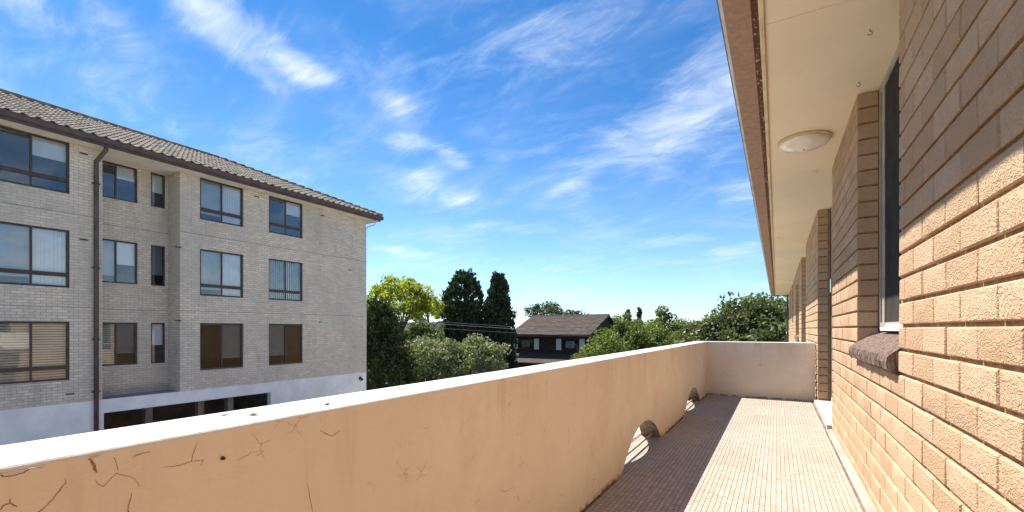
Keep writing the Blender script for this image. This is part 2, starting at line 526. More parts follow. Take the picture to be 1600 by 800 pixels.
class MB:
    def __init__(self):
        self.v, self.f, self.mi = [], [], []

    def quad(self, a, b, c, d, mi=0):
        i = len(self.v)
        self.v += [tuple(a), tuple(b), tuple(c), tuple(d)]
        self.f.append((i, i + 1, i + 2, i + 3))
        self.mi.append(mi)

    def box(self, x0, x1, y0, y1, z0, z1, mi=0):
        i = len(self.v)
        self.v += [(x0, y0, z0), (x1, y0, z0), (x1, y1, z0), (x0, y1, z0), (x0, y0, z1), (x1, y0, z1), (x1, y1, z1), (x0, y1, z1)]
        for q in ((3, 2, 1, 0), (4, 5, 6, 7), (0, 1, 5, 4), (1, 2, 6, 5), (2, 3, 7, 6), (3, 0, 4, 7)):
            self.f.append(tuple(i + k for k in q))
            self.mi.append(mi)

    def tube(self, pts, r, n=8, cap=True):
        """tube through pts; r a number or list"""
        pts = [Vector(p) for p in pts]
        rs = r if isinstance(r, (list, tuple)) else [r] * len(pts)
        base = len(self.v)
        ref = None
        for k, p in enumerate(pts):
            t = (pts[min(k + 1, len(pts) - 1)] - pts[max(k - 1, 0)]).normalized()
            if ref is None:
                ref = Vector((1, 0, 0)) if abs(t.x) < .8 else Vector((0, 1, 0))
            u = (ref - t * ref.dot(t)).normalized()
            w = t.cross(u)
            ref = u
            for j in range(n):
                a = 2 * math.pi * j / n
                self.v.append(tuple(p + (u * math.cos(a) + w * math.sin(a)) * rs[k]))
        for k in range(len(pts) - 1):
            for j in range(n):
                a = base + k * n + j
                b = base + k * n + (j + 1) % n
                self.f.append((a, b, b + n, a + n))
                self.mi.append(0)
        if cap:
            self.f.append(tuple(base + n - 1 - j for j in range(n)))
            self.mi.append(0)
            self.f.append(tuple(base + (len(pts) - 1) * n + j for j in range(n)))
            self.mi.append(0)

    def prism(self, prof, axis, a, b):
        """extrude a closed profile [(p,q)...] along axis 'x'/'y'"""
        i = len(self.v)
        n = len(prof)
        for t in (a, b):
            for p, q in prof:
                self.v.append((p, t, q) if axis == 'y' else (t, p, q))
        for k in range(n):
            self.f.append((i + k, i + (k + 1) % n, i + n + (k + 1) % n, i + n + k))
            self.mi.append(0)
        self.f.append(tuple(i + n - 1 - k for k in range(n)))
        self.f.append(tuple(i + n + k for k in range(n)))
        self.mi += [0, 0]

    def lathe(self, prof, c, n=32):
        i = len(self.v)
        for r, z in prof:
            for j in range(n):
                a = 2 * math.pi * j / n
                self.v.append((c[0] + r * math.cos(a), c[1] + r * math.sin(a), c[2] + z))
        for k in range(len(prof) - 1):
            for j in range(n):
                p = i + k * n + j
                q = i + k * n + (j + 1) % n
                self.f.append((p, q, q + n, p + n))
                self.mi.append(0)
        self.f.append(tuple(i + j for j in range(n)))
        self.f.append(tuple(i + (len(prof) - 1) * n + j for j in range(n)))
        self.mi += [0, 0]

    def mesh(self, name, mats, smooth=False):
        me = bpy.data.meshes.new(name)
        me.from_pydata(self.v, [], self.f)
        for m in (mats if isinstance(mats, (list, tuple)) else [mats]):
            me.materials.append(m)
        if len(me.materials) > 1:
            me.polygons.foreach_set('material_index', self.mi)
        if smooth:
            me.polygons.foreach_set('use_smooth', [True] * len(me.polygons))
        me.update()
        return me

    def build(self, name, mats, parent=None, smooth=False, recalc=True):
        me = self.mesh(name, mats, smooth)
        if recalc and len(me.polygons) < 20000:
            bm = bmesh.new()
            bm.from_mesh(me)
            bmesh.ops.recalc_face_normals(bm, faces=bm.faces)
            bm.to_mesh(me)
            bm.free()
        return link(name, me, parent)


def link(name, me, parent=None, loc=None):
    o = bpy.data.objects.new(name, me)
    COL.objects.link(o)
    if parent is not None:
        o.parent = parent
        # every parent sits unrotated and unscaled: keep world positions
        o.matrix_parent_inverse = Matrix.Translation(-world_loc(parent))
    if loc is not None:
        o.location = loc
    return o


def world_loc(o):
    v = Vector(o.location)
    if o.parent is not None:
        v = v + o.matrix_parent_inverse.to_translation() + world_loc(o.parent)
    return v


def empty(name, loc):
    o = bpy.data.objects.new(name, None)
    COL.objects.link(o)
    o.location = loc
    o.empty_display_size = .3
    return o


def tag(o, label=None, cat=None, group=None, kind=None):
    if label:
        o['label'] = label
    if cat:
        o['category'] = cat
    if group:
        o['group'] = group
    if kind:
        o['kind'] = kind
    return o


def sheet(mb, u0, u1, v0, v1, holes, mp, depth, mi=0):
    """wall sheet with rectangular holes; mp(u, v, w) maps to the world, reveals run from w=0 to w=depth"""
    us = sorted({u0, u1, *[h[0] for h in holes], *[h[1] for h in holes]})
    vsx = sorted({v0, v1, *[h[2] for h in holes], *[h[3] for h in holes]})
    us = [u for u in us if u0 <= u <= u1]
    vsx = [v for v in vsx if v0 <= v <= v1]
    for a, b in zip(us, us[1:]):
        for c, d in zip(vsx, vsx[1:]):
            mu, mv = (a + b) / 2, (c + d) / 2
            if any(h[0] < mu < h[1] and h[2] < mv < h[3] for h in holes):
                continue
            mb.quad(mp(a, c, 0), mp(b, c, 0), mp(b, d, 0), mp(a, d, 0), mi)
    for h in holes:
        a, b, c, d = h[:4]
        mb.quad(mp(a, c, 0), mp(a, d, 0), mp(a, d, depth), mp(a, c, depth), mi)
        mb.quad(mp(b, c, 0), mp(b, d, 0), mp(b, d, depth), mp(b, c, depth), mi)
        mb.quad(mp(a, c, 0), mp(b, c, 0), mp(b, c, depth), mp(a, c, depth), mi)
        mb.quad(mp(a, d, 0), mp(b, d, 0), mp(b, d, depth), mp(a, d, depth), mi)


E0 = EYE
FL = E0 - 1.10                 # balcony floor
SOF = E0 + 1.75                # underside of the eaves
WX = 0.516                     # face of the brick wall

# ------------------------------------------------------------------ ground
g = MB()
g.quad((-900, -300, 0), (900, -300, 0), (900, 2500, 0), (-900, 2500, 0))
tag(g.build('ground', MT['grass']), kind='structure')
g = MB()
g.box(-17.9, -1.6, -12, 21, -.1, .006)
g.box(-13.5, -1.6, 21, 31, -.1, .006)
tag(g.build('driveway', MT['asphalt']), kind='structure')

# ------------------------------------------------------------------ balcony floor with mosaic tiles
PIN, POUT = -1.02, -1.215      # parapet faces
PTOP = E0 - 0.21
PEND, PEND2 = 8.27, 8.46       # end wall faces
g = MB()
g.box(-1.25, WX + .25, -2.5, 8.5, FL - .22, FL - .0011)
floor = tag(g.build('balcony_floor', MT['grout']), kind='structure')
T = .0302
g = MB()
y = -.2
rows = []
while y < PEND2 - .19:
    rows.append(y)
    y += .043
nx = int((0.468 - POUT) / T)
for yy in rows:
    for k in range(nx):
        x = POUT + .004 + k * T
        if x < PIN - .005 and not (3.2 < yy < 4.95 or 5.95 < yy < 7.65 or .6 < yy < 2.2):
            continue
        h = FL + random.uniform(-.0003, .0003)
        w = .0270
        b = .0007
        x1, y1 = x + w, yy + .0375
        i = len(g.v)
        g.v += [(x, yy, FL - .001), (x1, yy, FL - .001), (x1, y1, FL - .001), (x, y1, FL - .001),
                (x + b, yy + b, h), (x1 - b, yy + b, h), (x1 - b, y1 - b, h), (x + b, y1 - b, h)]
        for q in ((4, 5, 6, 7), (0, 1, 5, 4), (1, 2, 6, 5), (2, 3, 7, 6), (3, 0, 4, 7)):
            g.f.append(tuple(i + t for t in q))
            g.mi.append(0)
tag(g.build('mosaic_tiles', MT['tile'], floor, recalc=False), 'small square beige mosaic tiles covering the balcony floor', kind='stuff')
g = MB()
g.prism([(.464, FL - .001), (WX + .01, FL - .001), (WX + .01, FL + .018), (.478, FL + .010), (.464, FL + .003)], 'y', -2.4, 6.0)
g.build('skirting_strip', MT['concrete'], floor)

# ------------------------------------------------------------------ parapet (one L-shaped wall with arched scuppers)
bm = bmesh.new()
plan = [(POUT, -2.5), (PIN, -2.5), (PIN, PEND), (.500, PEND), (.500, PEND2), (POUT, PEND2)]
zb = FL - .0005
vb = [bm.verts.new((x, y, zb)) for x, y in plan]
vt = [bm.verts.new((x, y, PTOP)) for x, y in plan]
bm.faces.new(vb[::-1])
topf = bm.faces.new(vt)
for k in range(6):
    bm.faces.new((vb[k], vb[(k + 1) % 6], vt[(k + 1) % 6], vt[k]))
bm.normal_update()
ed = [e for e in topf.edges] + [e for e in bm.edges if all(abs(v.co.x - PIN) < 1e-5 and abs(v.co.y - PEND) < 1e-5 for v in e.verts)]
bmesh.ops.bevel(bm, geom=ed, offset=.008, segments=3, profile=.5, affect='EDGES')
bm.normal_update()
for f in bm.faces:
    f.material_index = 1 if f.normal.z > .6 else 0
me = bpy.data.meshes.new('parapet_wall')
bm.to_mesh(me)
bm.free()
parapet_root = empty('balcony_parapet', (-1.1, 3.0, FL))
tag(parapet_root, 'long tan painted balcony parapet with white top, cracked paint and arched openings at floor', 'parapet')
tmp = bpy.data.objects.new('tmp_parapet', me)
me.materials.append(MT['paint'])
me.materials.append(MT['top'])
me.materials.append(MT['lining'])
COL.objects.link(tmp)
cutters = []
R_ARC, CH = .93, .66
for cy in (1.36, 4.09, 6.81):
    cbm = bmesh.new()
    prof = []
    a0 = math.asin(CH / R_ARC)
    base = math.cos(a0) * R_ARC
    for k in range(25):
        a = -a0 + 2 * a0 * k / 24
        prof.append((cy + R_ARC * math.sin(a), zb + R_ARC * math.cos(a) - base))
    prof += [(cy + CH, zb - .1), (cy - CH, zb - .1)]
    A = [cbm.verts.new((POUT - .02, cy + (p - cy) * 1.01, zb + (q - zb) * 1.3)) for p, q in prof]  # arch flared on its unseen outer side to widen the sun patch
    B = [cbm.verts.new((PIN + .005, p, q)) for p, q in prof]
    cbm.faces.new(A)
    cbm.faces.new(B[::-1])
    n = len(prof)
    for k in range(n):
        cbm.faces.new((A[k], B[k], B[(k + 1) % n], A[(k + 1) % n]))
    bmesh.ops.recalc_face_normals(cbm, faces=cbm.faces)
    for f in cbm.faces:
        f.material_index = 2
    cme = bpy.data.meshes.new('cut')
    cbm.to_mesh(cme)
    for mm in (MT['paint'], MT['top'], MT['lining']):
        cme.materials.append(mm)
    cbm.free()
    co = bpy.data.objects.new('cut', cme)
    COL.objects.link(co)
    cutters.append(co)
    md = tmp.modifiers.new('b', 'BOOLEAN')
    md.object = co
    md.operation = 'DIFFERENCE'
    md.solver = 'EXACT'
dg = bpy.context.evaluated_depsgraph_get()
pm = bpy.data.meshes.new_from_object(tmp.evaluated_get(dg))
for o in cutters + [tmp]:
    bpy.data.objects.remove(o)
pm.name = 'parapet_wall'
link('parapet_wall', pm, parapet_root)
for cy in (1.36, 4.09, 6.81):
    g = MB()
    g.tube([(-1.085, cy - .66, FL + .05), (-1.085, cy, FL + .052), (-1.085, cy + .66, FL + .05)], .010, 8)
    g.build('scupper_bar', MT['bar'], parapet_root, smooth=True)
CR = [
    (3, [(0.16, -0.218), (0.206, -0.222), (0.209, -0.225), (0.219, -0.226), (0.23, -0.224), (0.237, -0.221), (0.245, -0.22), (0.253, -0.223)]),
    (5, [(0.309, -0.222), (0.312, -0.226), (0.316, -0.236), (0.319, -0.25)]),
    (2.2, [(0.240, -0.303), (0.248, -0.293), (0.259, -0.284), (0.267, -0.273), (0.275, -0.262), (0.28, -0.255), (0.279, -0.248)]),
    (1, [(0.317, -0.261), (0.323, -0.271), (0.329, -0.276), (0.338, -0.267), (0.346, -0.258), (0.364, -0.267), (0.373, -0.275), (0.381, -0.292)]),
    (1.5, [(0.369, -0.236), (0.378, -0.233), (0.388, -0.23), (0.399, -0.232)]),
    (1.5, [(0.42, -0.266), (0.435, -0.269), (0.451, -0.269), (0.467, -0.267), (0.472, -0.247), (0.478, -0.232)]),
    (1.2, [(0.467, -0.267), (0.49, -0.27), (0.484, -0.28)]),
    (2, [(0.369, -0.299), (0.365, -0.322), (0.364, -0.333), (.37, -.36)]),
    (2, [(0.206, -0.275), (0.209, -0.269), (0.216, -0.268), (0.217, -0.26)]),
    (1.5, [(0.217, -0.268), (0.224, -0.276)]),
    (1.2, [(0.766, -0.261), (0.772, -0.267), (0.803, -0.285), (0.83, -0.273)]),
    (1.2, [(2.372, -0.544), (2.403, -0.594), (2.381, -0.658)]),
    (1.2, [(1.464, -0.685), (1.494, -0.675)]),
    (1.4, [(1.795, -0.752), (1.819, -0.789)]),
    (2.5, [(2.74, -0.235), (2.72, -0.27), (2.709, -0.293)]),
    (1.2, [(3.402, -0.583), (3.427, -0.635)]),
    (1, [(1.644, -0.685), (1.696, -0.707), (1.775, -0.705)]),
    (1.2, [(2.116, -0.263), (2.089, -0.287)]),
    (1, [(0.343, -0.228), (0.346, -0.236), (0.349, -0.253)]),
    (1, [(0.557, -0.288), (0.582, -0.28), (0.587, -0.274)]),
    (1, [(0.599, -0.287), (0.617, -0.281)]),
    (1, [(0.729, -0.388), (0.736, -0.422), (0.744, -0.465)]),
]
for wpx, pts in CR:
    cw = wpx * .00085 * (1 if pts[0][0] < .7 else 1.8)
    # finer, wandering line
    fine_p = []
    for (a, b), (c, d) in zip(pts, pts[1:]):
        n = 3
        for k in range(n):
            t = k / n
            fine_p.append((a + (c - a) * t + random.uniform(-.0008, .0008), b + (d - b) * t + random.uniform(-.001, .001)))
    fine_p.append(pts[-1])
    g, fl = MB(), MB()
    N = len(fine_p)
    prev = None
    for k, (yy, zz) in enumerate(fine_p):
        a = fine_p[max(k - 1, 0)]
        b = fine_p[min(k + 1, N - 1)]
        ty, tz = b[0] - a[0], b[1] - a[1]
        L = math.hypot(ty, tz) or 1
        nyv, nzv = -tz / L, ty / L
        if nzv < 0:
            nyv, nzv = -nyv, -nzv
        hw = cw * .5 * (math.sin(math.pi * (k + .35) / (N - .3)) ** .6) * random.uniform(.6, 1.2) + .0002
        zr = E0 + zz
        lo = (PIN + .0006, yy - nyv * hw, zr - nzv * hw)
        hi = (PIN + .0006, yy + nyv * hw, zr + nzv * hw)
        zr_top = E0 - .219
        lip = (PIN + .0006 + .0012 * wpx ** .6, yy + nyv * hw * .7, zr + nzv * hw * .7)
        far = (PIN + .0004, yy + nyv * (hw + .006 + .002 * wpx), zr + nzv * (hw + .006 + .002 * wpx))
        lo, hi, lip, far = [(q[0], q[1], min(q[2], zr_top)) for q in (lo, hi, lip, far)]
        if prev:
            g.quad(prev[0], lo, hi, prev[1])
            fl.quad(prev[2], lip, far, prev[3])
        prev = (lo, hi, lip, far)
    ck = g.build('paint_crack', MT['crack'], parapet_root, recalc=False)
    if wpx >= 2.5:
        fl.build('lifted_paint', MT['paint'], ck, recalc=False)
g = MB()
bc = (PIN, .527, E0 - .275)
g.tube([(PIN - .002, bc[1], bc[2]), (PIN + .003, bc[1], bc[2])], .0042, 14)
g.tube([(PIN + .003, bc[1], bc[2]), (PIN + .009, bc[1], bc[2])], [.0022, .002], 10)
g.build('anchor_bolt', MT['rust'], parapet_root)

# ------------------------------------------------------------------ own building: brick wall with openings
bld = empty('brick_apartment_building', (1.0, 5.0, 0))
tag(bld, 'tan textured brick apartment wall with wide eaves along the right side of balcony', 'building')
CH_, BL, BED, HEAD = .1160, .296, .0155, .007
Z_C = E0 + .022                     # a bed joint height
OPEN = [                            # y0, y1, z0, z1
    (2.88, 4.23, E0 - .215, SOF), (6.00, 8.05, FL - .3, SOF),
    (11.2, 13.2, FL - .3, SOF), (14.6, 17.2, E0 - .2, SOF - .3), (19.6, 21.0, E0 + .2, SOF), (22.3, 23.6, E0 + .5, SOF)]
WEND = 27.0
core = MB()
sheet(core, -3, WEND, 0, SOF + .01, [(a - .012, b + .012, max(c, .01), SOF + .01 if d > SOF - .01 else d) for a, b, c, d in OPEN], lambda u, v, w: (WX + .013 + w, u, v), .14)
core.quad((WX + .013, WEND, 0), (3, WEND, 0), (3, WEND, SOF), (WX + .013, WEND, SOF))
wall = core.build('wall', MT['mortar'], bld, recalc=False)

MESHES = {}


def brick_mesh(L, var):
    key = (round(L, 3), var)
    if key in MESHES:
        return MESHES[key]
    r = random.Random(var * 77 + int(L * 1000))
    h = CH_ - BED
    dep = .125
    j = lambda s=.0016: r.uniform(-s, s)
    ch = .0045
    fv = []
    outer = [(0, 0), (L, 0), (L, h), (0, h)]
    inn = [(ch, ch), (L - ch, ch), (L - ch, h - ch), (ch, h - ch)]
    V = [(dep, a, b) for a, b in outer] + [(ch * .9 + j(.001), a, b) for a, b in outer]
    V += [(j(.0012), a + j(), b + j()) for a, b in inn]
    V += [(-.0025 + j(.002), L * (.5 + j(.1) * 1), h * .5)]
    F = []
    for k in range(4):
        n = (k + 1) % 4
        F.append((k, n, 4 + n, 4 + k))
        F.append((4 + k, 4 + n, 8 + n, 8 + k))
        F.append((8 + k, 8 + n, 12))
    me = bpy.data.meshes.new('brick')
    me.from_pydata(V, [], F)
    me.materials.append(MT['brick'])
    bm = bmesh.new()
    bm.from_mesh(me)
    bmesh.ops.recalc_face_normals(bm, faces=bm.faces)
    bmesh.ops.reverse_faces(bm, faces=[f for f in bm.faces if sum(f.normal.dot(f.calc_center_median() - Vector((dep / 2, L / 2, h / 2))) for _ in (0,)) < 0])
    bm.to_mesh(me)
    bm.free()
    MESHES[key] = me
    return me


bricks = []
k0 = math.floor((FL - 1.2 - Z_C) / CH_)
k1 = math.ceil((SOF - Z_C) / CH_)
for k in range(k0, k1):
    z = Z_C + k * CH_
    zt = z + CH_ - BED
    if z > SOF - .02:
        continue
    spans = [(-1.2, WEND)]
    for a, b, c, d in OPEN:
        if z + .06 > c and z + .06 < d:
            ns = []
            for s, e in spans:
                if a > s and b < e:
                    ns += [(s, a), (b, e)]
                else:
                    ns.append((s, e))
            spans = ns
    ph = (.5 * BL if k % 2 else 0.0) + 1.43
    for s, e in spans:
        n0 = math.floor((s - ph) / BL)
        n = n0
        while True:
            a = ph + n * BL
            b = a + BL - HEAD
            n += 1
            if a >= e:
                break
            a2, b2 = max(a, s), min(b, e)
            if e - b2 < .075:                    # no slivers at a jamb: stretch the last brick to it
                b2 = e
            if a2 - s < .075:
                a2 = s
            if b2 - a2 < .075:
                continue
            if z < FL - .05 and a2 < 8.3:
                continue
            bricks.append((a2, b2, z))


def shown(b):
    yc = (b[0] + b[1]) / 2
    if b[2] < FL - .09 or yc < 1.42:
        return -1
    d = yc * .864 - WX * .503
    return (b[1] - b[0]) / (d * d)


order = sorted(bricks, key=lambda b: -shown(b))
nvar = 5
rest = MB()
for i, (a, b, z) in enumerate(order):
    L = b - a
    if abs(L - (BL - HEAD)) < .002:
        L = BL - HEAD
    me = brick_mesh(round(L, 3), random.randrange(nvar))
    x = WX + random.uniform(-.0015, .0015)
    if i < 300:
        link('brick', me, wall, (x, a, z))
    else:
        o = len(rest.v)
        rest.v += [(v.co.x + x, v.co.y + a, v.co.z + z) for v in me.vertices]
        for p in me.polygons:
            rest.f.append(tuple(o + q for q in p.vertices))
            rest.mi.append(0)
tag(rest.build('brick_courses', MT['brick'], wall, recalc=False), 'the remaining tan bricks of the wall', kind='stuff')

# openings: dark backing for the rooms, frames, glass, sill
g = MB()
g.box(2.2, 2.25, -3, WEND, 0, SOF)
g.build('dark_room_backing', MT['dark'], bld)


def aluminium_window(y0, y1, z0, z1, x, fw=.045, muls=(.5,), name='window', fd=.06):
    fr = MB()
    fr.box(x, x + fd, y0, y0 + fw, z0, z1)
    fr.box(x, x + fd, y1 - fw, y1, z0, z1)
    fr.box(x, x + fd, y0 + fw, y1 - fw, z1 - fw, z1)
    fr.box(x, x + fd, y0 + fw, y1 - fw, z0, z0 + fw)
    o = fr.build(name, MT['alu'], bld)
    ys = [y0 + fw] + [y0 + (y1 - y0) * m for m in muls] + [y1 - fw]
    for k, m in enumerate(ys[1:-1]):
        g = MB()
        g.box(x + .008, x + .05, m - .022, m + .022, z0 + fw, z1 - fw)
        g.build('mullion', MT['alu'], o)
    for k, (a, b) in enumerate(zip(ys, ys[1:])):
        xx = x + .022 + .012 * (k % 2)
        g = MB()
        g.box(xx, xx + .006, a + (.022 if k else 0), b - (.022 if k < len(ys) - 2 else 0), z0 + fw, z1 - fw)
        g.build('pane', MT['gnear'], o)
    # inner sash channel
    g = MB()
    g.box(x + .0605, x + .10, y1 - fw - .05, y1 - .004, z0, z1)
    g.box(x + .0605, x + .10, y0 + .004, y1 - fw - .051, z1 - .06, z1)
    g.build('sash_channel', MT['alud'], o)
    return o


win = aluminium_window(2.885, 4.225, E0 + .0, SOF - .004, WX + .129)
tag(win, 'grey aluminium window frame in the near brick wall above a rough brown sill')
g = MB()
g.box(WX + .1345, WX + .150, 4.07, 4.145, E0 + .045, SOF - .05)
g.build('sash_stile', MT['alu'], win)
g = MB()
g.box(WX + .139, WX + .1405, 2.95, 4.069, E0 + .046, SOF - .05)  # added dark sheet that keeps the glass dark and free of reflections
g.build('dark_pane_sheet', MT['pane_sheet'], win)
g = MB()
prof = [(WX + .185, E0 - .005), (WX + .06, E0 - .055), (WX - .02, E0 - .112), (WX - .042, E0 - .135), (WX - .047, E0 - .165), (WX - .04, E0 - .205), (WX - .03, E0 - .213), (WX + .185, E0 - .213)]
# subdivide along Y for a rough surface
NY = 40
ya, yb = 2.886, 4.262
i0 = 0
for j in range(NY + 1):
    t = ya + (yb - ya) * j / NY
    for (p, q) in prof:
        yj = t
        if t > 4.23 and p > WX - .001:
            yj = 4.228
        g.v.append((p + (random.uniform(-.005, .005) if p < WX + .1 else 0), yj, q + random.uniform(-.004, .004)))
n = len(prof)
for j in range(NY):
    for k in range(n):
        g.f.append((j * n + k, j * n + (k + 1) % n, (j + 1) * n + (k + 1) % n, (j + 1) * n + k))
        g.mi.append(0)
g.f.append(tuple(range(n)))
g.f.append(tuple(NY * n + k for k in range(n)))
g.mi += [0, 0]
g.build('sill', MT['sill'], win)
g = MB()
g.box(WX + .100, WX + .128, 2.9, 4.0, E0 - .012, E0 + .012)
g.box(WX + .105, WX + .127, 2.9, 3.7, E0 + .0125, E0 + .03)
g.build('sill_track', MT['white'], win)

door = aluminium_window(6.003, 8.045, FL + .06, SOF - .004, WX + .16, .055, (.5,), 'sliding_door')
tag(door, 'grey aluminium framed sliding glass door beside the far balcony wall')
g = MB()
g.box(WX - .045, WX + .30, 6.004, 8.044, FL + .001, FL + .055)
g.build('threshold', MT['threshold'], door)
for (a, b, c, d), nm in zip(OPEN[2:], ('sliding_door', 'window', 'window', 'window')):
    aluminium_window(a + .004, b - .004, max(c, FL + .05), d - .005, WX + .15, .05, (.5,), nm)
# brown bits of sill seen on the far window
g = MB()
g.box(WX - .03, WX + .16, 14.62, 17.22, E0 - .33, E0 - .215)
g.build('sill', MT['sill'], bld)

# eaves
ey = [-3, 0.0, 3.0, 6.05, 9.1, 12.1, 15.1, 18.1, 21.1, 24.1, 27.3]
for a, b in zip(ey, ey[1:]):
    g = MB()
    zz = SOF + random.uniform(.000, .0015)
    g.box(-.060, WX + .24, a + .0015, b - .0015, zz, SOF + .012)
    g.build('soffit_panel', MT['eave'], bld)
    g = MB()
    g.prism([(-.088, SOF - .012), (-.081, SOF - .018), (-.064, SOF - .016), (-.0605, SOF - .006), (-.0605, SOF + .012), (-.088, SOF + .012)], 'y', a + .002, b - .001)
    g.build('eave_trim', MT['trim'], bld)
g = MB()
g.box(-.125, -.089, -3, 27.3, SOF - .008, SOF + .012)
tag(g.build('paint_gap', MT['rag'], bld), 'dark gap flecked with peeling white paint along the gutter')
gy = -3.1 + .0
k = 0
gy = 3.24 - 1.18 * 5
while gy < 27.3:
    ge = min(gy + 1.18, 27.34)
    g = MB()
    dz = random.uniform(-.002, .002)
    g.prism([(-.252, SOF - .012 + dz), (-.124, SOF - .016 + dz), (-.118, SOF - .006), (-.118, SOF + .05), (-.252, SOF + .05)], 'y', gy + .002, ge - .002)
    g.build('gutter_section', MT['gutter'], bld)
    gy = ge
g = MB()
g.prism([(-.272, SOF - .004), (-.266, SOF - .012), (-.2535, SOF - .012), (-.2535, SOF + .05), (-.272, SOF + .05)], 'y', -3.1, 27.36)
g.build('gutter_lip', MT['lip'], bld)
g = MB()
g.box(-.279, -.2725, -3.1, 27.36, SOF - .002, SOF + .052)
g.build('gutter_edge', MT['alud'], bld)
g = MB()
g.prism([(-.26, SOF + .0515), (3.2, SOF + .95), (3.2, SOF + 1.1), (-.26, SOF + .13)], 'y', -3.2, 27.4)
g.build('roof', MT['hroof'], bld)
g = MB()
g.box(-.25, .58, 27.365, 27.43, SOF - .03, SOF + .05)
g.build('end_gutter', MT['fascia'], bld)
g = MB()
g.tube([(WX - .05, 26.9, SOF - .02), (WX - .05, 26.9, .1)], .04, 8)
g.build('downpipe', MT['fascia'], bld)
# two little hooks under the eaves
for hx, hy in ((.47, 3.35), (.50, 4.02)):
    g = MB()
    pts = []
    for q in range(9):
        a = math.pi * (1.5 * q / 8 - .5)
        pts.append((hx + .011 * math.cos(a), hy, SOF - .022 + .011 * math.sin(a) * -1))
    g.tube([(hx, hy, SOF + .001), (hx, hy, SOF - .011)] + pts, .002, 6)
    g.build('hook', MT['rust'], bld)

# ceiling light
lamp = empty('ceiling_light', (.215, 5.0, SOF))
tag(lamp, 'round white oyster ceiling light fixed under the eaves', 'ceiling light')
g = MB()
g.lathe([(.216, -.001), (.216, -.016), (.205, -.022)], (.215, 5.0, SOF), 48)
g.build('base_ring', MT['trim'], lamp, smooth=False)
g = MB()
prof = [(.204, -.0225)] + [(.204 * math.cos(a), -.0225 - .068 * math.sin(a)) for a in [rad(x) for x in (6, 14, 24, 36, 48, 60, 72, 82, 88)]]
g.lathe(prof, (.215, 5.0, SOF), 48)
g.build('dome', MT['dome'], lamp, smooth=True)
g = MB()
g.lathe([(.008, -.0905), (.008, -.094), (.004, -.096)], (.215, 5.0, SOF), 12)
g.build('screw', MT['rust'], lamp)

# ------------------------------------------------------------------ neighbouring apartment block
NX, NXR = -18.6, -19.5          # front face, recessed face
nb = empty('apartment_block', (-22, 8, 0))
tag(nb, 'weathered cream brick three storey apartment block with white painted garage level', 'building')
NB_Y0, NB_Y1 = -3.0, 16.75
RC0, RC1 = 5.97, 8.15
NS = E0 + 5.69
ROWS = [(E0 + 4.11, E0 + 5.67), (E0 + 1.25, E0 + 3.0), (E0 - 1.55, E0 + .22)]
RROWS = [(E0 + 4.43, E0 + 5.66), (E0 + 1.57, E0 + 3.04), (E0 - 1.25, E0 + .22)]
ZW = E0 - 2.26
front = [(3.555, 5.195), (8.811, 10.415), (11.472, 13.068)]
rec = [(6.03, 7.229), (7.628, 8.075)]
fx = lambda X: (lambda u, v, w: (X - w, u, v))
holes_l = [(a, b, c, d) for a, b in front[:1] for c, d in ROWS] + [(0.2, 1.8, c, d) for c, d in ROWS]
holes_r = [(a, b, c, d) for a, b in front[1:] for c, d in ROWS]
holes_c = [(a, b, c, d) for a, b in rec for c, d in RROWS]
w_ = MB()
sheet(w_, NB_Y0, RC0, ZW, NS, holes_l, fx(NX), .12)
sheet(w_, RC1, NB_Y1, ZW, NS, holes_r, fx(NX), .12)
sheet(w_, RC0, RC1, ZW, NS, holes_c, fx(NXR), .10)
w_.quad((NX, RC0, ZW), (NXR, RC0, ZW), (NXR, RC0, NS), (NX, RC0, NS))
w_.quad((NX, RC1, ZW), (NXR, RC1, ZW), (NXR, RC1, NS), (NX, RC1, NS))
w_.quad((NX, NB_Y1, ZW), (-28.2, NB_Y1, ZW), (-28.2, NB_Y1, NS), (NX, NB_Y1, NS))
w_.quad((NX, NB_Y0, ZW), (-28.2, NB_Y0, ZW), (-28.2, NB_Y0, NS), (NX, NB_Y0, NS))
w_.quad((-28.2, NB_Y0, ZW), (-28.2, NB_Y1, ZW), (-28.2, NB_Y1, NS), (-28.2, NB_Y0, NS))
w_.build('wall', MT['gbrick'], nb, recalc=False)
# white garage level
w_ = MB()
GO = (6.003, 11.557, .3, E0 - 2.69)
sheet(w_, NB_Y0, NB_Y1, -.05, ZW, [GO], fx(NX + .008), .25)
w_.quad((NX + .008, NB_Y1 + .008, -.05), (-28.2, NB_Y1 + .008, -.05), (-28.2, NB_Y1 + .008, ZW), (NX + .008, NB_Y1 + .008, ZW))
w_.quad((NX + .008, NB_Y0, ZW), (NX + .008, NB_Y1, ZW), (NX - .1, NB_Y1, ZW), (NX - .1, NB_Y0, ZW))
w_.build('garage_wall', MT['base'], nb, recalc=False)
g = MB()
g.box(NXR - .2, NX - .101, RC0 + .002, RC1 - .002, ZW - .12, ZW + .01)
g.build('ledge', MT['concrete'], nb)
g = MB()
g.box(-24, -23.9, 5.0, 12.5, 0, E0 - 2.5)
g.box(-23.9, NX - .25, 4.9, 5.0, 0, E0 - 2.5)
g.box(-23.9, NX - .25, 12.5, 12.6, 0, E0 - 2.5)
g.box(-23.9, NX - .25, 5.0, 12.5, E0 - 2.62, E0 - 2.5)
g.build('garage_interior', MT['garage'], nb)
for yy in (7.4, 9.1, 10.2):
    g = MB()
    g.box(-19.6, -19.35, yy, yy + .22, 0, E0 - 2.63)
    g.build('garage_column', MT['garage'], nb)
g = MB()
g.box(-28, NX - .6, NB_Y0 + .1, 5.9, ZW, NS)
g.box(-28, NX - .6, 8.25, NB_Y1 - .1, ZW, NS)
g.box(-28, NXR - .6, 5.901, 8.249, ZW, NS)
g.build('dark_room_backing', MT['dark'], nb)


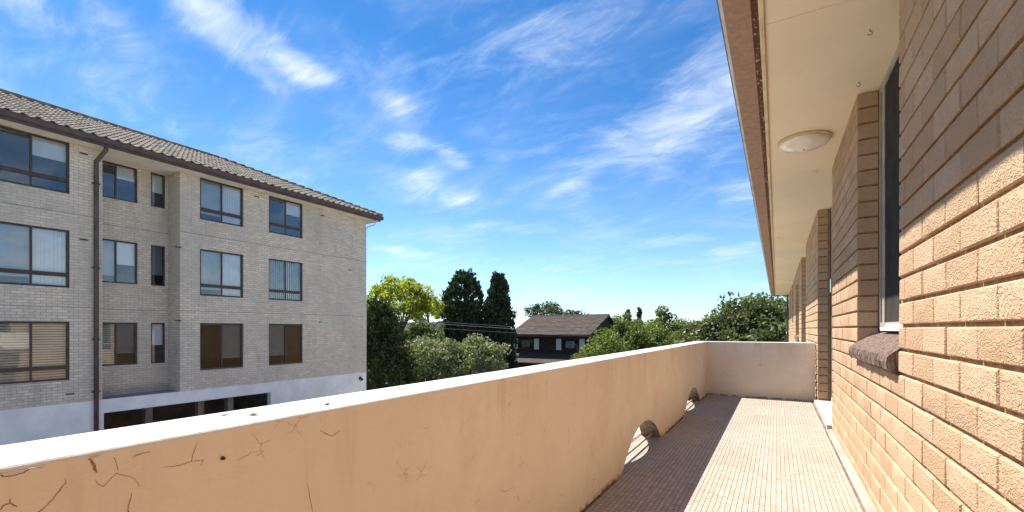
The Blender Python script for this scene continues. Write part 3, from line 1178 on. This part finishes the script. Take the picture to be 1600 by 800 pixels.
def block_window(y0, y1, z0, z1, X, transom, cover, muly=None, fw=.06):
    """brown frame set back in its opening; cover: list of what hangs behind each pane"""
    x1 = X - .05
    x0 = x1 - .05
    fr = MB()
    fr.box(x0, x1, y0 + .002, y0 + fw, z0 + .002, z1 - .002)
    fr.box(x0, x1, y1 - fw, y1 - .002, z0 + .002, z1 - .002)
    fr.box(x0, x1, y0 + fw, y1 - fw, z1 - fw, z1 - .002)
    fr.box(x0, x1, y0 + fw, y1 - fw, z0 + .002, z0 + fw)
    o = fr.build('window', MT['brown'], nb)
    zt = z0 + fw
    tz = None
    if transom:
        tz = z0 + .33
        g = MB()
        g.box(x0 - .005, x1 + .012, y0 + fw, y1 - fw, tz, tz + .12)
        g.build('transom', MT['brown'], o)
        zt = tz + .12
    m = muly if muly else None
    if m:
        g = MB()
        g.box(x0 + .004, x1 - .003, m - .025, m + .025, zt, z1 - fw)
        if tz:
            g.box(x0 + .004, x1 - .006, m - .02, m + .02, z0 + fw, tz)
        g.build('mullion', MT['brown'], o)
    cols = [(y0 + fw, m - .025), (m + .025, y1 - fw)] if m else [(y0 + fw, y1 - fw)]
    for k, (a, b) in enumerate(cols):
        for c, d in ([(zt, z1 - fw)] + ([(z0 + fw, tz)] if tz else [])):
            g = MB()
            g.box(x0 + .02, x0 + .026, a, b, c, d)
            g.build('pane', MT['glass'] if cover[k] not in ('tint', 'tblind') else MT['gdark'], o)
        cv = cover[k]
        xb = x0 - .06
        if cv in ('curtain', 'blind', 'half', 'low', 'tblind'):
            zl = {'curtain': z0, 'blind': z0 + .25, 'half': z0 + .45 * (z1 - z0), 'low': z0 + .62 * (z1 - z0), 'tblind': z0 + .4}[cv]
            g = MB()
            n = 26
            for q in range(n):
                ya_, yb_ = a - .03 + (b - a + .06) * q / n, a - .03 + (b - a + .06) * (q + 1) / n
                amp = .018 if cv == 'curtain' else 0.0
                xa, xb2 = xb + amp * math.sin(q * 2.1), xb + amp * math.sin((q + 1) * 2.1)
                g.quad((xa, ya_, zl), (xb2, yb_, zl), (xb2, yb_, z1), (xa, ya_, z1))
            g.build('curtain' if cv == 'curtain' else 'roller_blind', MT['curtain'] if cv not in ('blind', 'tblind') else MT['blind'], o, recalc=False)
        elif cv == 'hslat':
            g = MB()
            zz = z0 + .05
            while zz < z1 - .04:
                g.quad((xb, a - .03, zz), (xb, b + .03, zz), (xb - .035, b + .03, zz + .058), (xb - .035, a - .03, zz + .058))
                zz += .075
            tag(g.build('venetian_blind', MT['slat'], o, recalc=False), kind='stuff')
        elif cv == 'vslat':
            g = MB()
            yy = a - .02
            while yy < b:
                g.quad((xb, yy, z0 + .03), (xb - .03, yy + .055, z0 + .03), (xb - .03, yy + .055, z1), (xb, yy, z1))
                yy += .092
            tag(g.build('vertical_blind', MT['vslat'], o, recalc=False), kind='stuff')
    # header course of bricks as a sill, slightly proud
    g = MB()
    g.prism([(X - .05, z0 + .004), (X + .02, z0 - .03), (X + .02, z0 - .11), (X - .02, z0 - .11)], 'y', y0 - .02, y1 + .02)
    g.build('sill', MT['gbrick'], o)
    return o


COV = {(0, 0): ['none', 'low'], (0, 1): ['blind', 'blind'], (0, 2): ['hslat', 'hslat'],
       (1, 0): ['blind', 'curtain'], (1, 1): ['blind', 'curtain'], (1, 2): ['tint', 'tblind'],
       (2, 0): ['none', 'low'], (2, 1): ['vslat', 'vslat'], (2, 2): ['tblind', 'tint']}
COV[(0, 1)] = ['blind', 'curtain']
for ci, (a, b) in enumerate(front):
    for ri, (c, d) in enumerate(ROWS):
        block_window(a, b, c, d, NX, not (ci > 0 and ri == 2), COV[(ci, ri)], (a + b) / 2)
for c, d in ROWS:
    block_window(.2, 1.8, c, d, NX, True, ['blind', 'curtain'], 1.0)
for ci, (a, b) in enumerate(rec):
    for ri, (c, d) in enumerate(RROWS):
        cov = [['none', 'low'], ['blind', 'half'], ['hslat', 'tblind']][ri] if ci == 0 else [['half'], ['tblind'], ['half']][ri]
        block_window(a, b, c, d, NXR, False, cov, 6.635 if ci == 0 else None, .05)
# eaves of the block
OX = -18.1
g = MB()
g.box(-28.2, OX - .021, NB_Y0 - .5, 17.26, NS, NS + .03)
g.build('soffit', MT['soffit2'], nb)
g = MB()
g.box(OX - .02, OX, NB_Y0 - .5, 17.30, NS - .012, NS + .24)
g.box(-28.2, OX - .02, 17.27, 17.30, NS - .012, NS + .24)
g.build('fascia', MT['fascia'], nb)
g = MB()
g.prism([(OX + .001, NS + .06), (OX + .10, NS + .08), (OX + .115, NS + .235), (OX + .10, NS + .235), (OX + .09, NS + .2), (OX + .001, NS + .2)], 'y', NB_Y0 - .5, 17.40)
g.build('gutter', MT['fascia'], nb)
# roof: rolled concrete tiles in courses
RZ0 = NS + .22
RX, RZ = -23.4, E0 + .352 * 23.4
HIP_Y = 11.9
EX, EY = OX + .06, 17.36
slope_len = math.hypot(RX - EX, RZ - RZ0)
NCOURSE = 17
TW = .30


def tile_profile(t):
    """height across one tile, t in 0..1: a roll and a pan"""
    return .055 * max(0, math.sin(math.pi * min(1, t / .45))) if t < .45 else -.008 * math.sin(math.pi * (t - .45) / .55)


SUBT = 6
rt = MB()
nrm = Vector((-(RZ - RZ0), 0, (RX - EX))).normalized()
if nrm.z < 0:
    nrm = -nrm
for c in range(NCOURSE):
    ta, tb = c / NCOURSE, (c + 1) / NCOURSE + .02
    # each course ends where the hip cuts it
    yend = EY + (HIP_Y - EY) * (c + .6) / NCOURSE
    ntile = int((yend - (NB_Y0 - .5)) / TW)
    for q in range(ntile + 1):
        yb0 = NB_Y0 - .5 + q * TW
        i = len(rt.v)
        jz = random.uniform(-.004, .006)
        cols = []
        for s in range(SUBT + 1):
            t = s / SUBT
            yy = min(yb0 + t * TW * .985, yend + .1)
            hgt = tile_profile(t) + jz
            pa = Vector((EX + (RX - EX) * ta, yy, RZ0 + (RZ - RZ0) * ta)) + nrm * (hgt + .045)
            pb = Vector((EX + (RX - EX) * tb, yy, RZ0 + (RZ - RZ0) * tb)) + nrm * (hgt + .012)
            pf = pa - nrm * .03
            rt.v += [tuple(pf), tuple(pa), tuple(pb)]
        for s in range(SUBT):
            b0 = i + s * 3
            rt.f += [(b0, b0 + 3, b0 + 4, b0 + 1), (b0 + 1, b0 + 4, b0 + 5, b0 + 2)]
            rt.mi += [0, 0]
roof = MB()
roof.v = [(EX, NB_Y0 - .5, RZ0), (EX, EY, RZ0), (RX, HIP_Y, RZ), (RX, NB_Y0 - .5, RZ), (2 * RX - EX, EY, RZ0), (2 * RX - EX, NB_Y0 - .5, RZ0)]
roof.f = [(0, 1, 2, 3), (1, 4, 2), (4, 5, 3, 2), (0, 3, 5)]
roof.mi = [0] * 4
ro = roof.build('roof', MT['roof'], nb)
tag(rt.build('roof_tiles', MT['roof'], ro, recalc=False), 'rows of weathered grey brown roof tiles', kind='stuff')
# ridge and hip caps
P1, P2 = Vector((RX, NB_Y0 - .5, RZ + .05)), Vector((RX, HIP_Y, RZ + .05))
P3 = Vector((EX, EY, RZ0 + .05))


def caps(a, b, n):
    for k in range(n):
        p, q = a.lerp(b, k / n), a.lerp(b, (k + 1.06) / n)
        m = MB()
        m.tube([p, q], [.125, .11], 8)
        m.build('ridge_cap', MT['roof'], ro, smooth=True)


caps(P2, P1, 34)
caps(P3, P2, 20)
# roof vent
rv = MB()
rv.box(-20.6, -20.3, 8.2, 8.5, E0 + 6.9, E0 + 7.02)
rv.build('roof_vent', MT['paleroof'], ro)
# downpipe with swan neck, brackets
g = MB()
DY = 5.80
g.tube([(OX - .06, DY + .12, NS - .0), (OX - .06, DY + .12, NS - .08), (NX + .07, DY, NS - .42), (NX + .07, DY, NS - .6), (NX + .07, DY, .1)], .06, 10)
dp = g.build('downpipe', MT['fascia'], nb, smooth=True)
for zz in (E0 + 4.55, E0 + 1.9, E0 - .35, E0 - 2.0):
    g = MB()
    g.tube([(NX + .07, DY, zz), (NX + .07, DY, zz + .05)], .072, 10)
    g.box(NX + .002, NX + .06, DY - .1, DY + .1, zz + .01, zz + .04)
    g.build('pipe_bracket', MT['brown'], dp)
g = MB()
g.tube([(OX - .02, NB_Y1 + .3, NS), (OX - .1, NB_Y1 + .2, NS - .25), (NX + .05, NB_Y1 + .06, NS - .35), (NX - .1, NB_Y1 + .07, NS - .5), (NX - .1, NB_Y1 + .07, .1)], .035, 8)
g.build('downpipe', MT['pale'], nb, smooth=True)
# slab joints and air vents in the brickwork
for zz in (E0 + 3.52, E0 + .66):
    for a, b, X in ((NB_Y0, RC0 - .002, NX), (RC1 + .002, NB_Y1, NX), (RC0 + .003, RC1 - .003, NXR)):
        g = MB()
        g.box(X + .0005, X + .004, a, b, zz, zz + .014)
        g.build('slab_joint', MT['garage'], nb)
for yy, zz, X in ((5.52, E0 + 5.42, NX), (5.52, E0 + 2.75, NX), (10.95, E0 + 5.45, NX), (14.1, E0 + 5.35, NX), (15.7, E0 + 2.95, NX), (14.0, E0 + .3, NX), (5.2, E0 + .0 - 2.0, NX), (8.1, E0 + .28, NX), (8.1, E0 + 2.92, NX)):
    g = MB()
    g.box(X - .02, X + .006, yy - .10, yy + .10, zz, zz + .045)
    g.build('air_vent', MT['brown'], nb)
# small security light on the white base
sl = empty('security_light', (NX + .05, 16.35, E0 - 2.62))
tag(sl, 'small dark security light at the right end of the white garage wall', 'wall light')
g = MB()
g.box(NX + .0085, NX + .03, 16.28, 16.42, E0 - 2.62, E0 - 2.46)
g.build('back_plate', MT['brown'], sl)
g = MB()
g.tube([(NX + .03, 16.35, E0 - 2.54), (NX + .16, 16.33, E0 - 2.60)], [.05, .085], 12)
g.build('lamp_head', MT['brown'], sl)

# ------------------------------------------------------------------ dark brown house beyond
hs_ = empty('brown_house', (-19, 44, 0))
tag(hs_, 'two storey dark brown house with tiled gable roof and white shutters beyond the garden', 'house')
HX0, HX1, HY0, HY1 = -24.6, -15.4, 41.4, 50.2
HE = E0 - .78                       # eave height
HR = E0 + 1.27
HYR = 47.0
g = MB()
g.box(HX0 + .5, HX1 - .3, HY0 + .6, HY1 - .6, 0, HE + .1)
g.build('wall', MT['hwall'], hs_)
g = MB()
g.prism([(HY0, HE), (HYR, HR), (HY1 + 2.4, HE), (HY1 + 2.4, HE + .18), (HYR, HR + .2), (HY0, HE + .18)], 'x', HX0, HX1)
hr = g.build('roof', MT['hroof'], hs_)
g = MB()
g.prism([(HY0 + .6, HE + .05), (HYR, HR - .05), (HY1 + 1.8, HE + .05)], 'x', HX1 - .5, HX1 - .32)
g.build('gable', MT['hwall'], hs_)
nc = 15
for c in range(nc):
    t0, t1 = c / nc, (c + 1) / nc
    y0_, y1_ = HY0 + (HYR - HY0) * t0, HY0 + (HYR - HY0) * t1
    z0_, z1_ = HE + .19 + (HR - HE + .02) * t0, HE + .19 + (HR - HE + .02) * t1
    m = MB()
    nt = 30
    for q in range(nt):
        xa, xb = HX0 + (HX1 - HX0) * q / nt, HX0 + (HX1 - HX0) * (q + .97) / nt
        j = random.uniform(0, .02)
        m.quad((xa, y0_, z0_ + .05 + j), (xb, y0_, z0_ + .05 + j), (xb, y1_, z1_ + .015 + j), (xa, y1_, z1_ + .015 + j))
        m.quad((xa, y0_, z0_), (xb, y0_, z0_), (xb, y0_, z0_ + .05 + j), (xa, y0_, z0_ + .05 + j))
    tag(m.build('tile_course', MT['hroof'], hr, recalc=False), kind='stuff')
g = MB()
g.tube([(HX0 - .02, HYR, HR + .2), (HX1 + .02, HYR, HR + .2)], .13, 8)
g.build('ridge_cap', MT['hroof'], hr)
g = MB()
g.box(HX0, HX1, HY0 - .12, HY0 - .002, HE - .02, HE + .15)
g.build('gutter', MT['brown'], hs_)
HF = HY0 + .6
for xc in (-22.75, -17.75):
    g = MB()
    for x0_, x1_, z0_, z1_ in ((-.95, -.88, -2.1, -1.0), (.88, .95, -2.1, -1.0), (-.88, .88, -1.07, -1.0), (-.88, .88, -2.1, -2.03), (-.03, .03, -2.03, -1.07)):
        g.box(xc + x0_, xc + x1_, HF - .06, HF - .002, E0 + z0_, E0 + z1_)
    wo = g.build('window', MT['brown'], hs_)
    g = MB()
    g.box(xc - .88, xc + .88, HF - .03, HF - .022, E0 - 2.03, E0 - 1.07)
    g.build('pane', MT['glass'], wo)
    g = MB()
    g.box(xc - .5, xc + .45, HF - .018, HF - .012, E0 - 1.9, E0 - 1.2)
    g.build('curtain', MT['blind'], wo)
    for s in (-1, 1):
        g = MB()
        a = xc + s * 1.25
        g.box(a - .27, a + .27, HF - .05, HF - .002, E0 - 2.12, E0 - .98)
        for q in range(8):
            zz = E0 - 2.05 + q * .13
            g.prism([(HF - .051, zz), (HF - .075, zz + .01), (HF - .051, zz + .1)], 'x', a - .22, a + .22)
        g.build('shutter', MT['shutter'], wo)
# skirt roof over the ground floor
g = MB()
g.prism([(HF - 1.9, E0 - 3.35), (HF - .003, E0 - 2.45), (HF - .003, E0 - 2.6), (HF - 1.9, E0 - 3.5)], 'x', HX0 + .2, HX1 - .2)
g.build('skirt_roof', MT['hroof'], hs_)
g = MB()
g.tube([(-20.3, 46.0, HR - .2), (-20.3, 46.0, HR + .35)], .06, 8)
g.build('vent_pipe', MT['pale'], hr)

# pale house glimpsed behind the light green tree
ph_ = empty('pale_house', (-42, 50, 0))
tag(ph_, 'pale house with white metal roof behind the yellow green tree', 'house')
g = MB()
g.box(-50, -38.5, 46, 54, 0, E0 + .76)
g.build('wall', MT['pale'], ph_)
g = MB()
g.prism([(45.2, E0 + .75), (50, E0 + 1.5), (54.8, E0 + .75), (54.8, E0 + .9), (50, E0 + 1.65), (45.2, E0 + .9)], 'x', -50.8, -37.6)
g.build('roof', MT['paleroof'], ph_)
ph2 = empty('small_pale_house', (-30, 62, 0))
tag(ph2, 'small white roofed house just left of the brown house ridge', 'house')
g = MB()
g.box(-35.2, -31.5, 58, 64, 0, E0 - .3)
g.build('wall', MT['pale'], ph2)
g = MB()
g.prism([(57.5, E0 - .35), (61, E0 + .55), (64.5, E0 - .35), (64.5, E0 - .2), (61, E0 + .7), (57.5, E0 - .2)], 'x', -35.6, -31)
g.build('roof', MT['paleroof'], ph2)

# ------------------------------------------------------------------ trees and shrubs
LM = dict(
    yellow=leaf_mat('yellow_green_leaf', (.26, .32, .045), (.46, .49, .09), .55),
    cypress=leaf_mat('dark_cypress_leaf', (.038, .056, .036), (.08, .11, .06), .25, .2),
    conifer=leaf_mat('conifer_hedge_leaf', (.028, .045, .015), (.075, .10, .03), .25),
    olive=leaf_mat('grey_green_leaf', (.17, .205, .11), (.33, .36, .22), .4),
    mid=leaf_mat('mid_green_leaf', (.085, .13, .035), (.20, .25, .08), .45),
    lime=leaf_mat('fresh_green_leaf', (.12, .18, .035), (.25, .30, .085), .45),
    fig=leaf_mat('glossy_fig_leaf', (.075, .105, .04), (.20, .23, .095), .35, .5),
    far=leaf_mat('far_tree_leaf', (.05, .072, .035), (.10, .125, .06), .3),
)


def leaf_object(name, pts, size, mat, parent, updir=.35, aspect=.55, along=None):
    """pts (N,3): one little bent leaf blade per point"""
    N = len(pts)
    a = rng.normal(size=(N, 3))
    if along is not None:
        a = a * .45 + along
    a /= np.linalg.norm(a, axis=1)[:, None]
    nrm_ = rng.normal(size=(N, 3))
    nrm_[:, 2] += updir * 2
    b = np.cross(nrm_, a)
    b /= np.linalg.norm(b, axis=1)[:, None] + 1e-9
    s = (size * rng.uniform(.6, 1.35, N))[:, None]
    p0 = pts - a * s * .5
    p2 = pts + a * s * .5
    p1 = pts + b * s * aspect * .5
    p3 = pts - b * s * aspect * .5
    V = np.stack([p0, p1, p2, p3], 1).reshape(-1, 3)
    me = bpy.data.meshes.new(name)
    me.vertices.add(4 * N)
    me.vertices.foreach_set('co', V.astype(np.float32).ravel())
    me.loops.add(4 * N)
    me.loops.foreach_set('vertex_index', np.arange(4 * N, dtype=np.int32))
    me.polygons.add(N)
    me.polygons.foreach_set('loop_start', np.arange(0, 4 * N, 4, dtype=np.int32))
    me.polygons.foreach_set('loop_total', np.full(N, 4, dtype=np.int32))
    me.materials.append(mat)
    me.update(calc_edges=True)
    me.validate()
    return tag(link(name, me, parent), kind='stuff') if False else link(name, me, parent)


def broad_tree(name, label, cat, x, y, top, base, rx, ry, leaf, size, nclump, per, spread, trunk_r=.18, group=None, openness=.55, lean=0.0, flat=1.0, aspect=.55):
    """trunk, limbs to clump centres inside an uneven ellipsoid crown, leaves round each clump"""
    root = empty(name, (x, y, 0))
    tag(root, label, cat, group)
    cz, rz = (top + base) / 2, (top - base) / 2
    tips = []
    while len(tips) < nclump:
        v = rng.normal(size=3)
        v /= np.linalg.norm(v)
        r = rng.uniform(openness, 1.0) ** .7
        if v[2] < -.55:
            continue
        w = 1 + .2 * math.sin(3 * math.atan2(v[1], v[0]) + x) + .16 * math.sin(5 * v[2] + y) + .1 * math.sin(9 * v[0] + 2 * x)
        tips.append(np.array([x + lean + v[0] * rx * r * w, y + v[1] * ry * r * w, cz + v[2] * rz * r * (.9 + .1 * w)]))
    g = MB()
    fork = max(.6, base - .1 * (top - base))
    g.tube([(x, y, -.1), (x + lean * .3, y, fork * .5), (x + lean * .6, y + .05, fork)], [trunk_r * 1.25, trunk_r, trunk_r * .8], 8)
    for k in range(0, nclump, max(1, nclump // 16)):
        t = tips[k]
        mid = Vector((x + lean * .6 + (t[0] - x - lean * .6) * .42, y + (t[1] - y) * .42, fork + (t[2] - fork) * .55))
        mid += Vector((random.uniform(-.15, .15), random.uniform(-.15, .15), random.uniform(0, .25)))
        g.tube([(x + lean * .6, y + .05, fork - .1), mid, t], [trunk_r * .5, trunk_r * .28, trunk_r * .08], 5, cap=False)
    g.build('trunk', MT['bark'], root, smooth=True)
    pts, al = [], []
    for t in tips:
        c = spread * rng.uniform(.45, 1.4)
        p = rng.normal(size=(per, 3))
        p *= np.minimum(1, 1.75 / (np.linalg.norm(p, axis=1) + 1e-6))[:, None]
        p *= np.array([c, c, c * .7 * flat])
        pts.append(t + p)
        al.append(p / (np.linalg.norm(p, axis=1)[:, None] + 1e-6) * .6)
    leaf_object('crown', np.concatenate(pts), size, LM[leaf], root, .5, aspect, np.concatenate(al))
    return root


def conifer(name, label, cat, x, y, top, r, leaf, size, n, prof=lambda t: 1, lumps=40, group=None, jag=.22):
    root = empty(name, (x, y, 0))
    tag(root, label, cat, group)
    g = MB()
    g.tube([(x, y, -.1), (x, y, top * .5), (x, y, top * .93)], [r * .14, r * .09, .03], 8)
    g.build('trunk', MT['bark'], root, smooth=True)
    P = np.vectorize(prof)
    nc_ = int(n * .4)                                  # dense inner foliage
    t = rng.uniform(0, 1, nc_) ** .9
    a = rng.uniform(0, 2 * math.pi, nc_)
    rr = r * P(t) * np.sqrt(rng.uniform(.05, .9, nc_))
    pts = [np.stack([x + rr * np.cos(a), y + rr * np.sin(a), .15 + t * (top - .3)], 1)]
    al = [np.stack([np.cos(a) * .4, np.sin(a) * .4, np.ones(nc_)], 1)]
    per = max(10, (n - nc_) // (lumps * 3))            # upswept sprays on the outside
    for q in range(lumps * 3):
        tq = rng.uniform(0, 1) ** .85
        aq = rng.uniform(0, 2 * math.pi)
        rq = r * prof(tq) * (1 + jag * rng.normal() * .5)
        cx, cy = x + rq * .92 * math.cos(aq), y + rq * .92 * math.sin(aq)
        cz = .2 + tq * (top - .2)
        k_ = rng.uniform(.6, 1.3) * r * .15
        u_ = rng.uniform(0, 1, per)
        sp = np.stack([math.cos(aq) * u_ * k_ * 1.1, math.sin(aq) * u_ * k_ * 1.1, u_ * k_ * 2.2], 1) + rng.normal(size=(per, 3)) * k_ * (.62 - .42 * u_)[:, None]
        pts.append(np.array([cx, cy, cz - k_]) + sp)
        al.append(np.tile(np.array([math.cos(aq) * .6, math.sin(aq) * .6, 1.1]), (per, 1)))
    pts, al = np.concatenate(pts), np.concatenate(al)
    leaf_object('crown', pts, size, LM[leaf], root, .1, .5, al)
    return root


cone = lambda p: (lambda t: max(.02, (1 - t) ** p))
conifer('conifer', 'dense green conical conifer at the right corner of the cream brick block', 'tree', -20.9, 19.9, E0 + 1.4, 2.55, 'conifer', .19, 20000, lambda t: max(.03, (1 - t) ** .72), 90, jag=.1)
broad_tree('deciduous_tree', 'tall airy yellow green tree with rounded crown behind the conical conifer', 'tree', -27.07, 28.2, E0 + 4.35, E0 + .3, 3.1, 2.8, 'yellow', .26, 96, 95, .36, .17, openness=.4, flat=.95)
broad_tree('deciduous_tree', 'smaller yellow green tree between the rounded tree and the dark cypresses', 'tree', -29.6, 34.7, E0 + 3.3, E0 - .2, 2.3, 2.2, 'yellow', .25, 52, 85, .34, .14, openness=.4, flat=.9)
broad_tree('deciduous_tree', 'low fresh green tree between the cream block and the rounded tree', 'tree', -27.6, 25.6, E0 + 1.9, E0 - 2.0, 1.7, 1.7, 'lime', .2, 46, 110, .36, .14, openness=.4)
conifer('cypress', 'broad dark cypress, left of the pair of dark cypresses', 'tree', -23.75, 32.5, E0 + 4.85, 1.62, 'cypress', .30, 24000, lambda t: min(1, ((1 - t) / .26) ** .6 + .06), 150, 'dark cypress pair', .2)
conifer('cypress', 'narrow pointed dark cypress, right of the pair of dark cypresses', 'tree', -21.7, 34.9, E0 + 4.85, 1.36, 'cypress', .28, 20000, lambda t: min(1, ((1 - t) / .5) ** .6 + .04), 130, 'dark cypress pair', .17)
broad_tree('shrub', 'pale grey green bushy shrub next to the conical conifer', 'shrub', -20.0, 23.3, E0 - .75, 1.2, 2.1, 1.7, 'olive', .19, 90, 150, .34, .1, openness=.45)
broad_tree('shrub', 'pale grey green bushy shrub in front of the dark cypresses', 'shrub', -17.3, 24.9, E0 - .62, 1.2, 2.0, 1.7, 'olive', .19, 86, 150, .34, .1, openness=.45)
broad_tree('hedge_tree', 'green leafy tree in the hedge behind the grey green shrubs, left one', 'tree', -27.6, 31.2, E0 + .75, .8, 2.3, 1.6, 'mid', .24, 60, 100, .45, .14)
broad_tree('hedge_tree', 'green leafy tree in the hedge behind the grey green shrubs, right one', 'tree', -26.2, 34.6, E0 + .7, .6, 2.4, 1.6, 'mid', .24, 60, 100, .45, .14)
broad_tree('hedge_tree', 'dark leafy tree low behind the conical conifer', 'tree', -24.9, 25.2, E0 - .3, .6, 2.0, 1.6, 'conifer', .24, 55, 100, .42, .14)
# right of the brown house
broad_tree('garden_tree', 'fresh green rounded bush hiding the right corner of the brown house', 'tree', -11.3, 33.3, E0 - .35, .8, 1.9, 1.7, 'lime', .2, 60, 110, .36, .12)
broad_tree('garden_tree', 'mid green tree right of the brown house roof', 'tree', -10.6, 37.2, E0 + .75, .8, 1.9, 1.8, 'mid', .22, 64, 110, .38, .14)
broad_tree('garden_tree', 'fresh green tree in the middle of the row right of the brown house', 'tree', -8.9, 38.6, E0 + .4, .8, 1.6, 1.6, 'lime', .2, 55, 110, .36, .13)
broad_tree('garden_tree', 'taller open topped tree with sparse upper branches right of the brown house', 'tree', -9.5, 45.4, E0 + 2.0, E0 - 1.5, 1.5, 1.3, 'mid', .24, 34, 85, .3, .14, openness=.3)
broad_tree('garden_tree', 'low mid green tree beside the sparse open topped tree', 'tree', -7.6, 46.5, E0 + 1.0, E0 - 3.0, 2.0, 1.8, 'mid', .24, 55, 100, .4, .14)
broad_tree('garden_tree', 'low green tree left of the big glossy fig', 'tree', -6.7, 41.0, E0 - .1, .8, 1.7, 1.6, 'mid', .22, 55, 100, .4, .13)
broad_tree('garden_tree', 'light green tree peeping over the right end of the brown house roof', 'tree', -15.2, 53.0, E0 + 1.55, E0 - 2, 2.2, 2, 'mid', .26, 50, 90, .45, .14)
broad_tree('fig_tree', 'large dense glossy leaved fig tree beyond the end wall of the balcony', 'tree', -1.3, 38.3, E0 + 2.45, .6, 3.6, 3.4, 'fig', .30, 190, 105, .5, .35, openness=.5, aspect=.6)
broad_tree('fig_tree', 'smaller dense fig tree on the left shoulder of the large fig', 'tree', -4.0, 38.6, E0 + 1.2, .6, 2.0, 2.0, 'fig', .28, 80, 105, .45, .2, openness=.5, aspect=.6)
# far behind the roof of the brown house
broad_tree('distant_tree', 'dark rounded distant tree rising behind the brown house ridge', 'tree', -31.8, 68, E0 + 4.2, E0 - 1, 2.9, 2.6, 'far', .36, 50, 80, .6, .2)
broad_tree('distant_tree', 'distant tree with thin separate tufts at the left of the brown house ridge', 'tree', -35.0, 68, E0 + 4.3, E0 + 1.2, 1.8, 1.6, 'far', .3, 16, 60, .4, .16, openness=.3)
broad_tree('distant_tree', 'low distant tree right of the rounded tree behind the brown house', 'tree', -28.6, 70, E0 + 2.6, E0 - 2, 2.4, 2.2, 'far', .36, 40, 80, .55, .16)
conifer('distant_conifer', 'small dark pointed distant conifer, left of two right of the brown roof', 'tree', -22.7, 79.4, E0 + 3.4, 1.5, 'cypress', .4, 2500, cone(.8), 20, 'two distant conifers')
conifer('distant_conifer', 'small slender distant conifer, right of two right of the brown roof', 'tree', -22.0, 84.5, E0 + 3.9, 1.0, 'far', .4, 2000, cone(.6), 20, 'two distant conifers')
# far-off wood that reads as one mass along the horizon
pts = []
for k in range(240):
    az = rng.uniform(-70, 40)
    d = rng.uniform(110, 260)
    cx, cy = d * math.sin(rad(az)), d * math.cos(rad(az))
    hh = rng.uniform(4.6, 6.0) + (d - 110) * .002
    p = rng.normal(size=(110, 3)) * np.array([3.4, 3.4, .9])
    p[:, 2] = hh - np.abs(p[:, 2]) * 2.2
    pts.append(np.array([cx, cy, 0]) + p)
pts = np.concatenate(pts)
pts = pts[pts[:, 2] > .3]
wood = leaf_object('distant_wood', pts, 1.0, LM['far'], None)
tag(wood, 'low band of far-off trees along the horizon', 'trees', kind='stuff')
# low garden growth under the shrubs
pts = np.stack([rng.uniform(-30, -6, 26000), rng.uniform(21.5, 40, 26000), rng.uniform(0, 1, 26000) ** 2 * .9], 1)
pts = pts[(pts[:, 0] < -13.8) | (pts[:, 1] > 31.3)]
und = leaf_object('undergrowth', pts, .22, LM['conifer'], None)
tag(und, 'low dark green undergrowth covering the garden floor', 'undergrowth', kind='stuff')

# ------------------------------------------------------------------ overhead cables between two poles
PA, PB = Vector((-24.4, 20.4, E0 + .95)), Vector((-9.9, 42.6, E0 - .35))
for p, h, lb in ((PA, E0 + 1.4, 'timber power pole behind the cream brick block'), (PB, E0 + .05, 'timber power pole among the trees right of the brown house')):
    pr = empty('power_pole', (p.x, p.y, 0))
    tag(pr, lb, 'power pole')
    g = MB()
    g.tube([(p.x, p.y, -.2), (p.x, p.y, h)], [.15, .11], 10)
    g.build('pole', MT['pole'], pr)
    g = MB()
    dirv = (PB - PA).normalized()
    sd = Vector((-dirv.y, dirv.x, 0))
    g.tube([Vector((p.x, p.y, p.z - .06)) - sd * .6, Vector((p.x, p.y, p.z - .06)) + sd * .6], .05, 6)
    g.build('crossarm', MT['pole'], pr)
for k, (off, dz, sag, lb) in enumerate(((-.45, 0, .55, 'uppermost thin overhead cable crossing the dark cypresses'), (0, -.12, .6, 'bright middle overhead cable crossing the dark cypresses'), (.45, -.42, .62, 'lowest overhead cable crossing the dark cypresses'))):
    dirv = (PB - PA).normalized()
    sd = Vector((-dirv.y, dirv.x, 0))
    g = MB()
    pts = []
    for q in range(25):
        t = q / 24
        p = PA.lerp(PB, t) + sd * off
        p.z += dz - sag * 4 * t * (1 - t) * .35
        pts.append(p)
    g.tube(pts, .016 if k == 1 else .010, 5)
    tag(g.build('overhead_cable', MT['wire']), lb, 'cable', 'overhead cables')

# ------------------------------------------------------------------ dry leaves lying on the parapet
for (x, y, a, L), lb in zip(((-1.10, .64, .5, .03), (-1.075, .83, -.1, .028), (-1.15, .60, 1.2, .02)), ('largest curled brown leaf lying on the white parapet top', 'brown leaf lying on the parapet top, right of the other two', 'smallest brown leaf on the outer side of the parapet top')):
    g = MB()
    ca, sa = math.cos(a), math.sin(a)
    prof = [(-.5, 0, .002), (-.2, .22, .006), (.2, .2, .005), (.5, 0, .004), (.2, -.2, .007), (-.2, -.22, .004), (0, 0, .0015)]
    for p, q, h in prof:
        g.v.append((x + (p * ca - q * sa) * L, y + (p * sa + q * ca) * L, PTOP + h * .7))
    for k in range(6):
        g.f.append((k, (k + 1) % 6, 6))
        g.mi.append(0)
    tag(g.build('dry_leaf', MT['rust'], recalc=False), lb, 'leaf', 'dry leaves on the parapet')
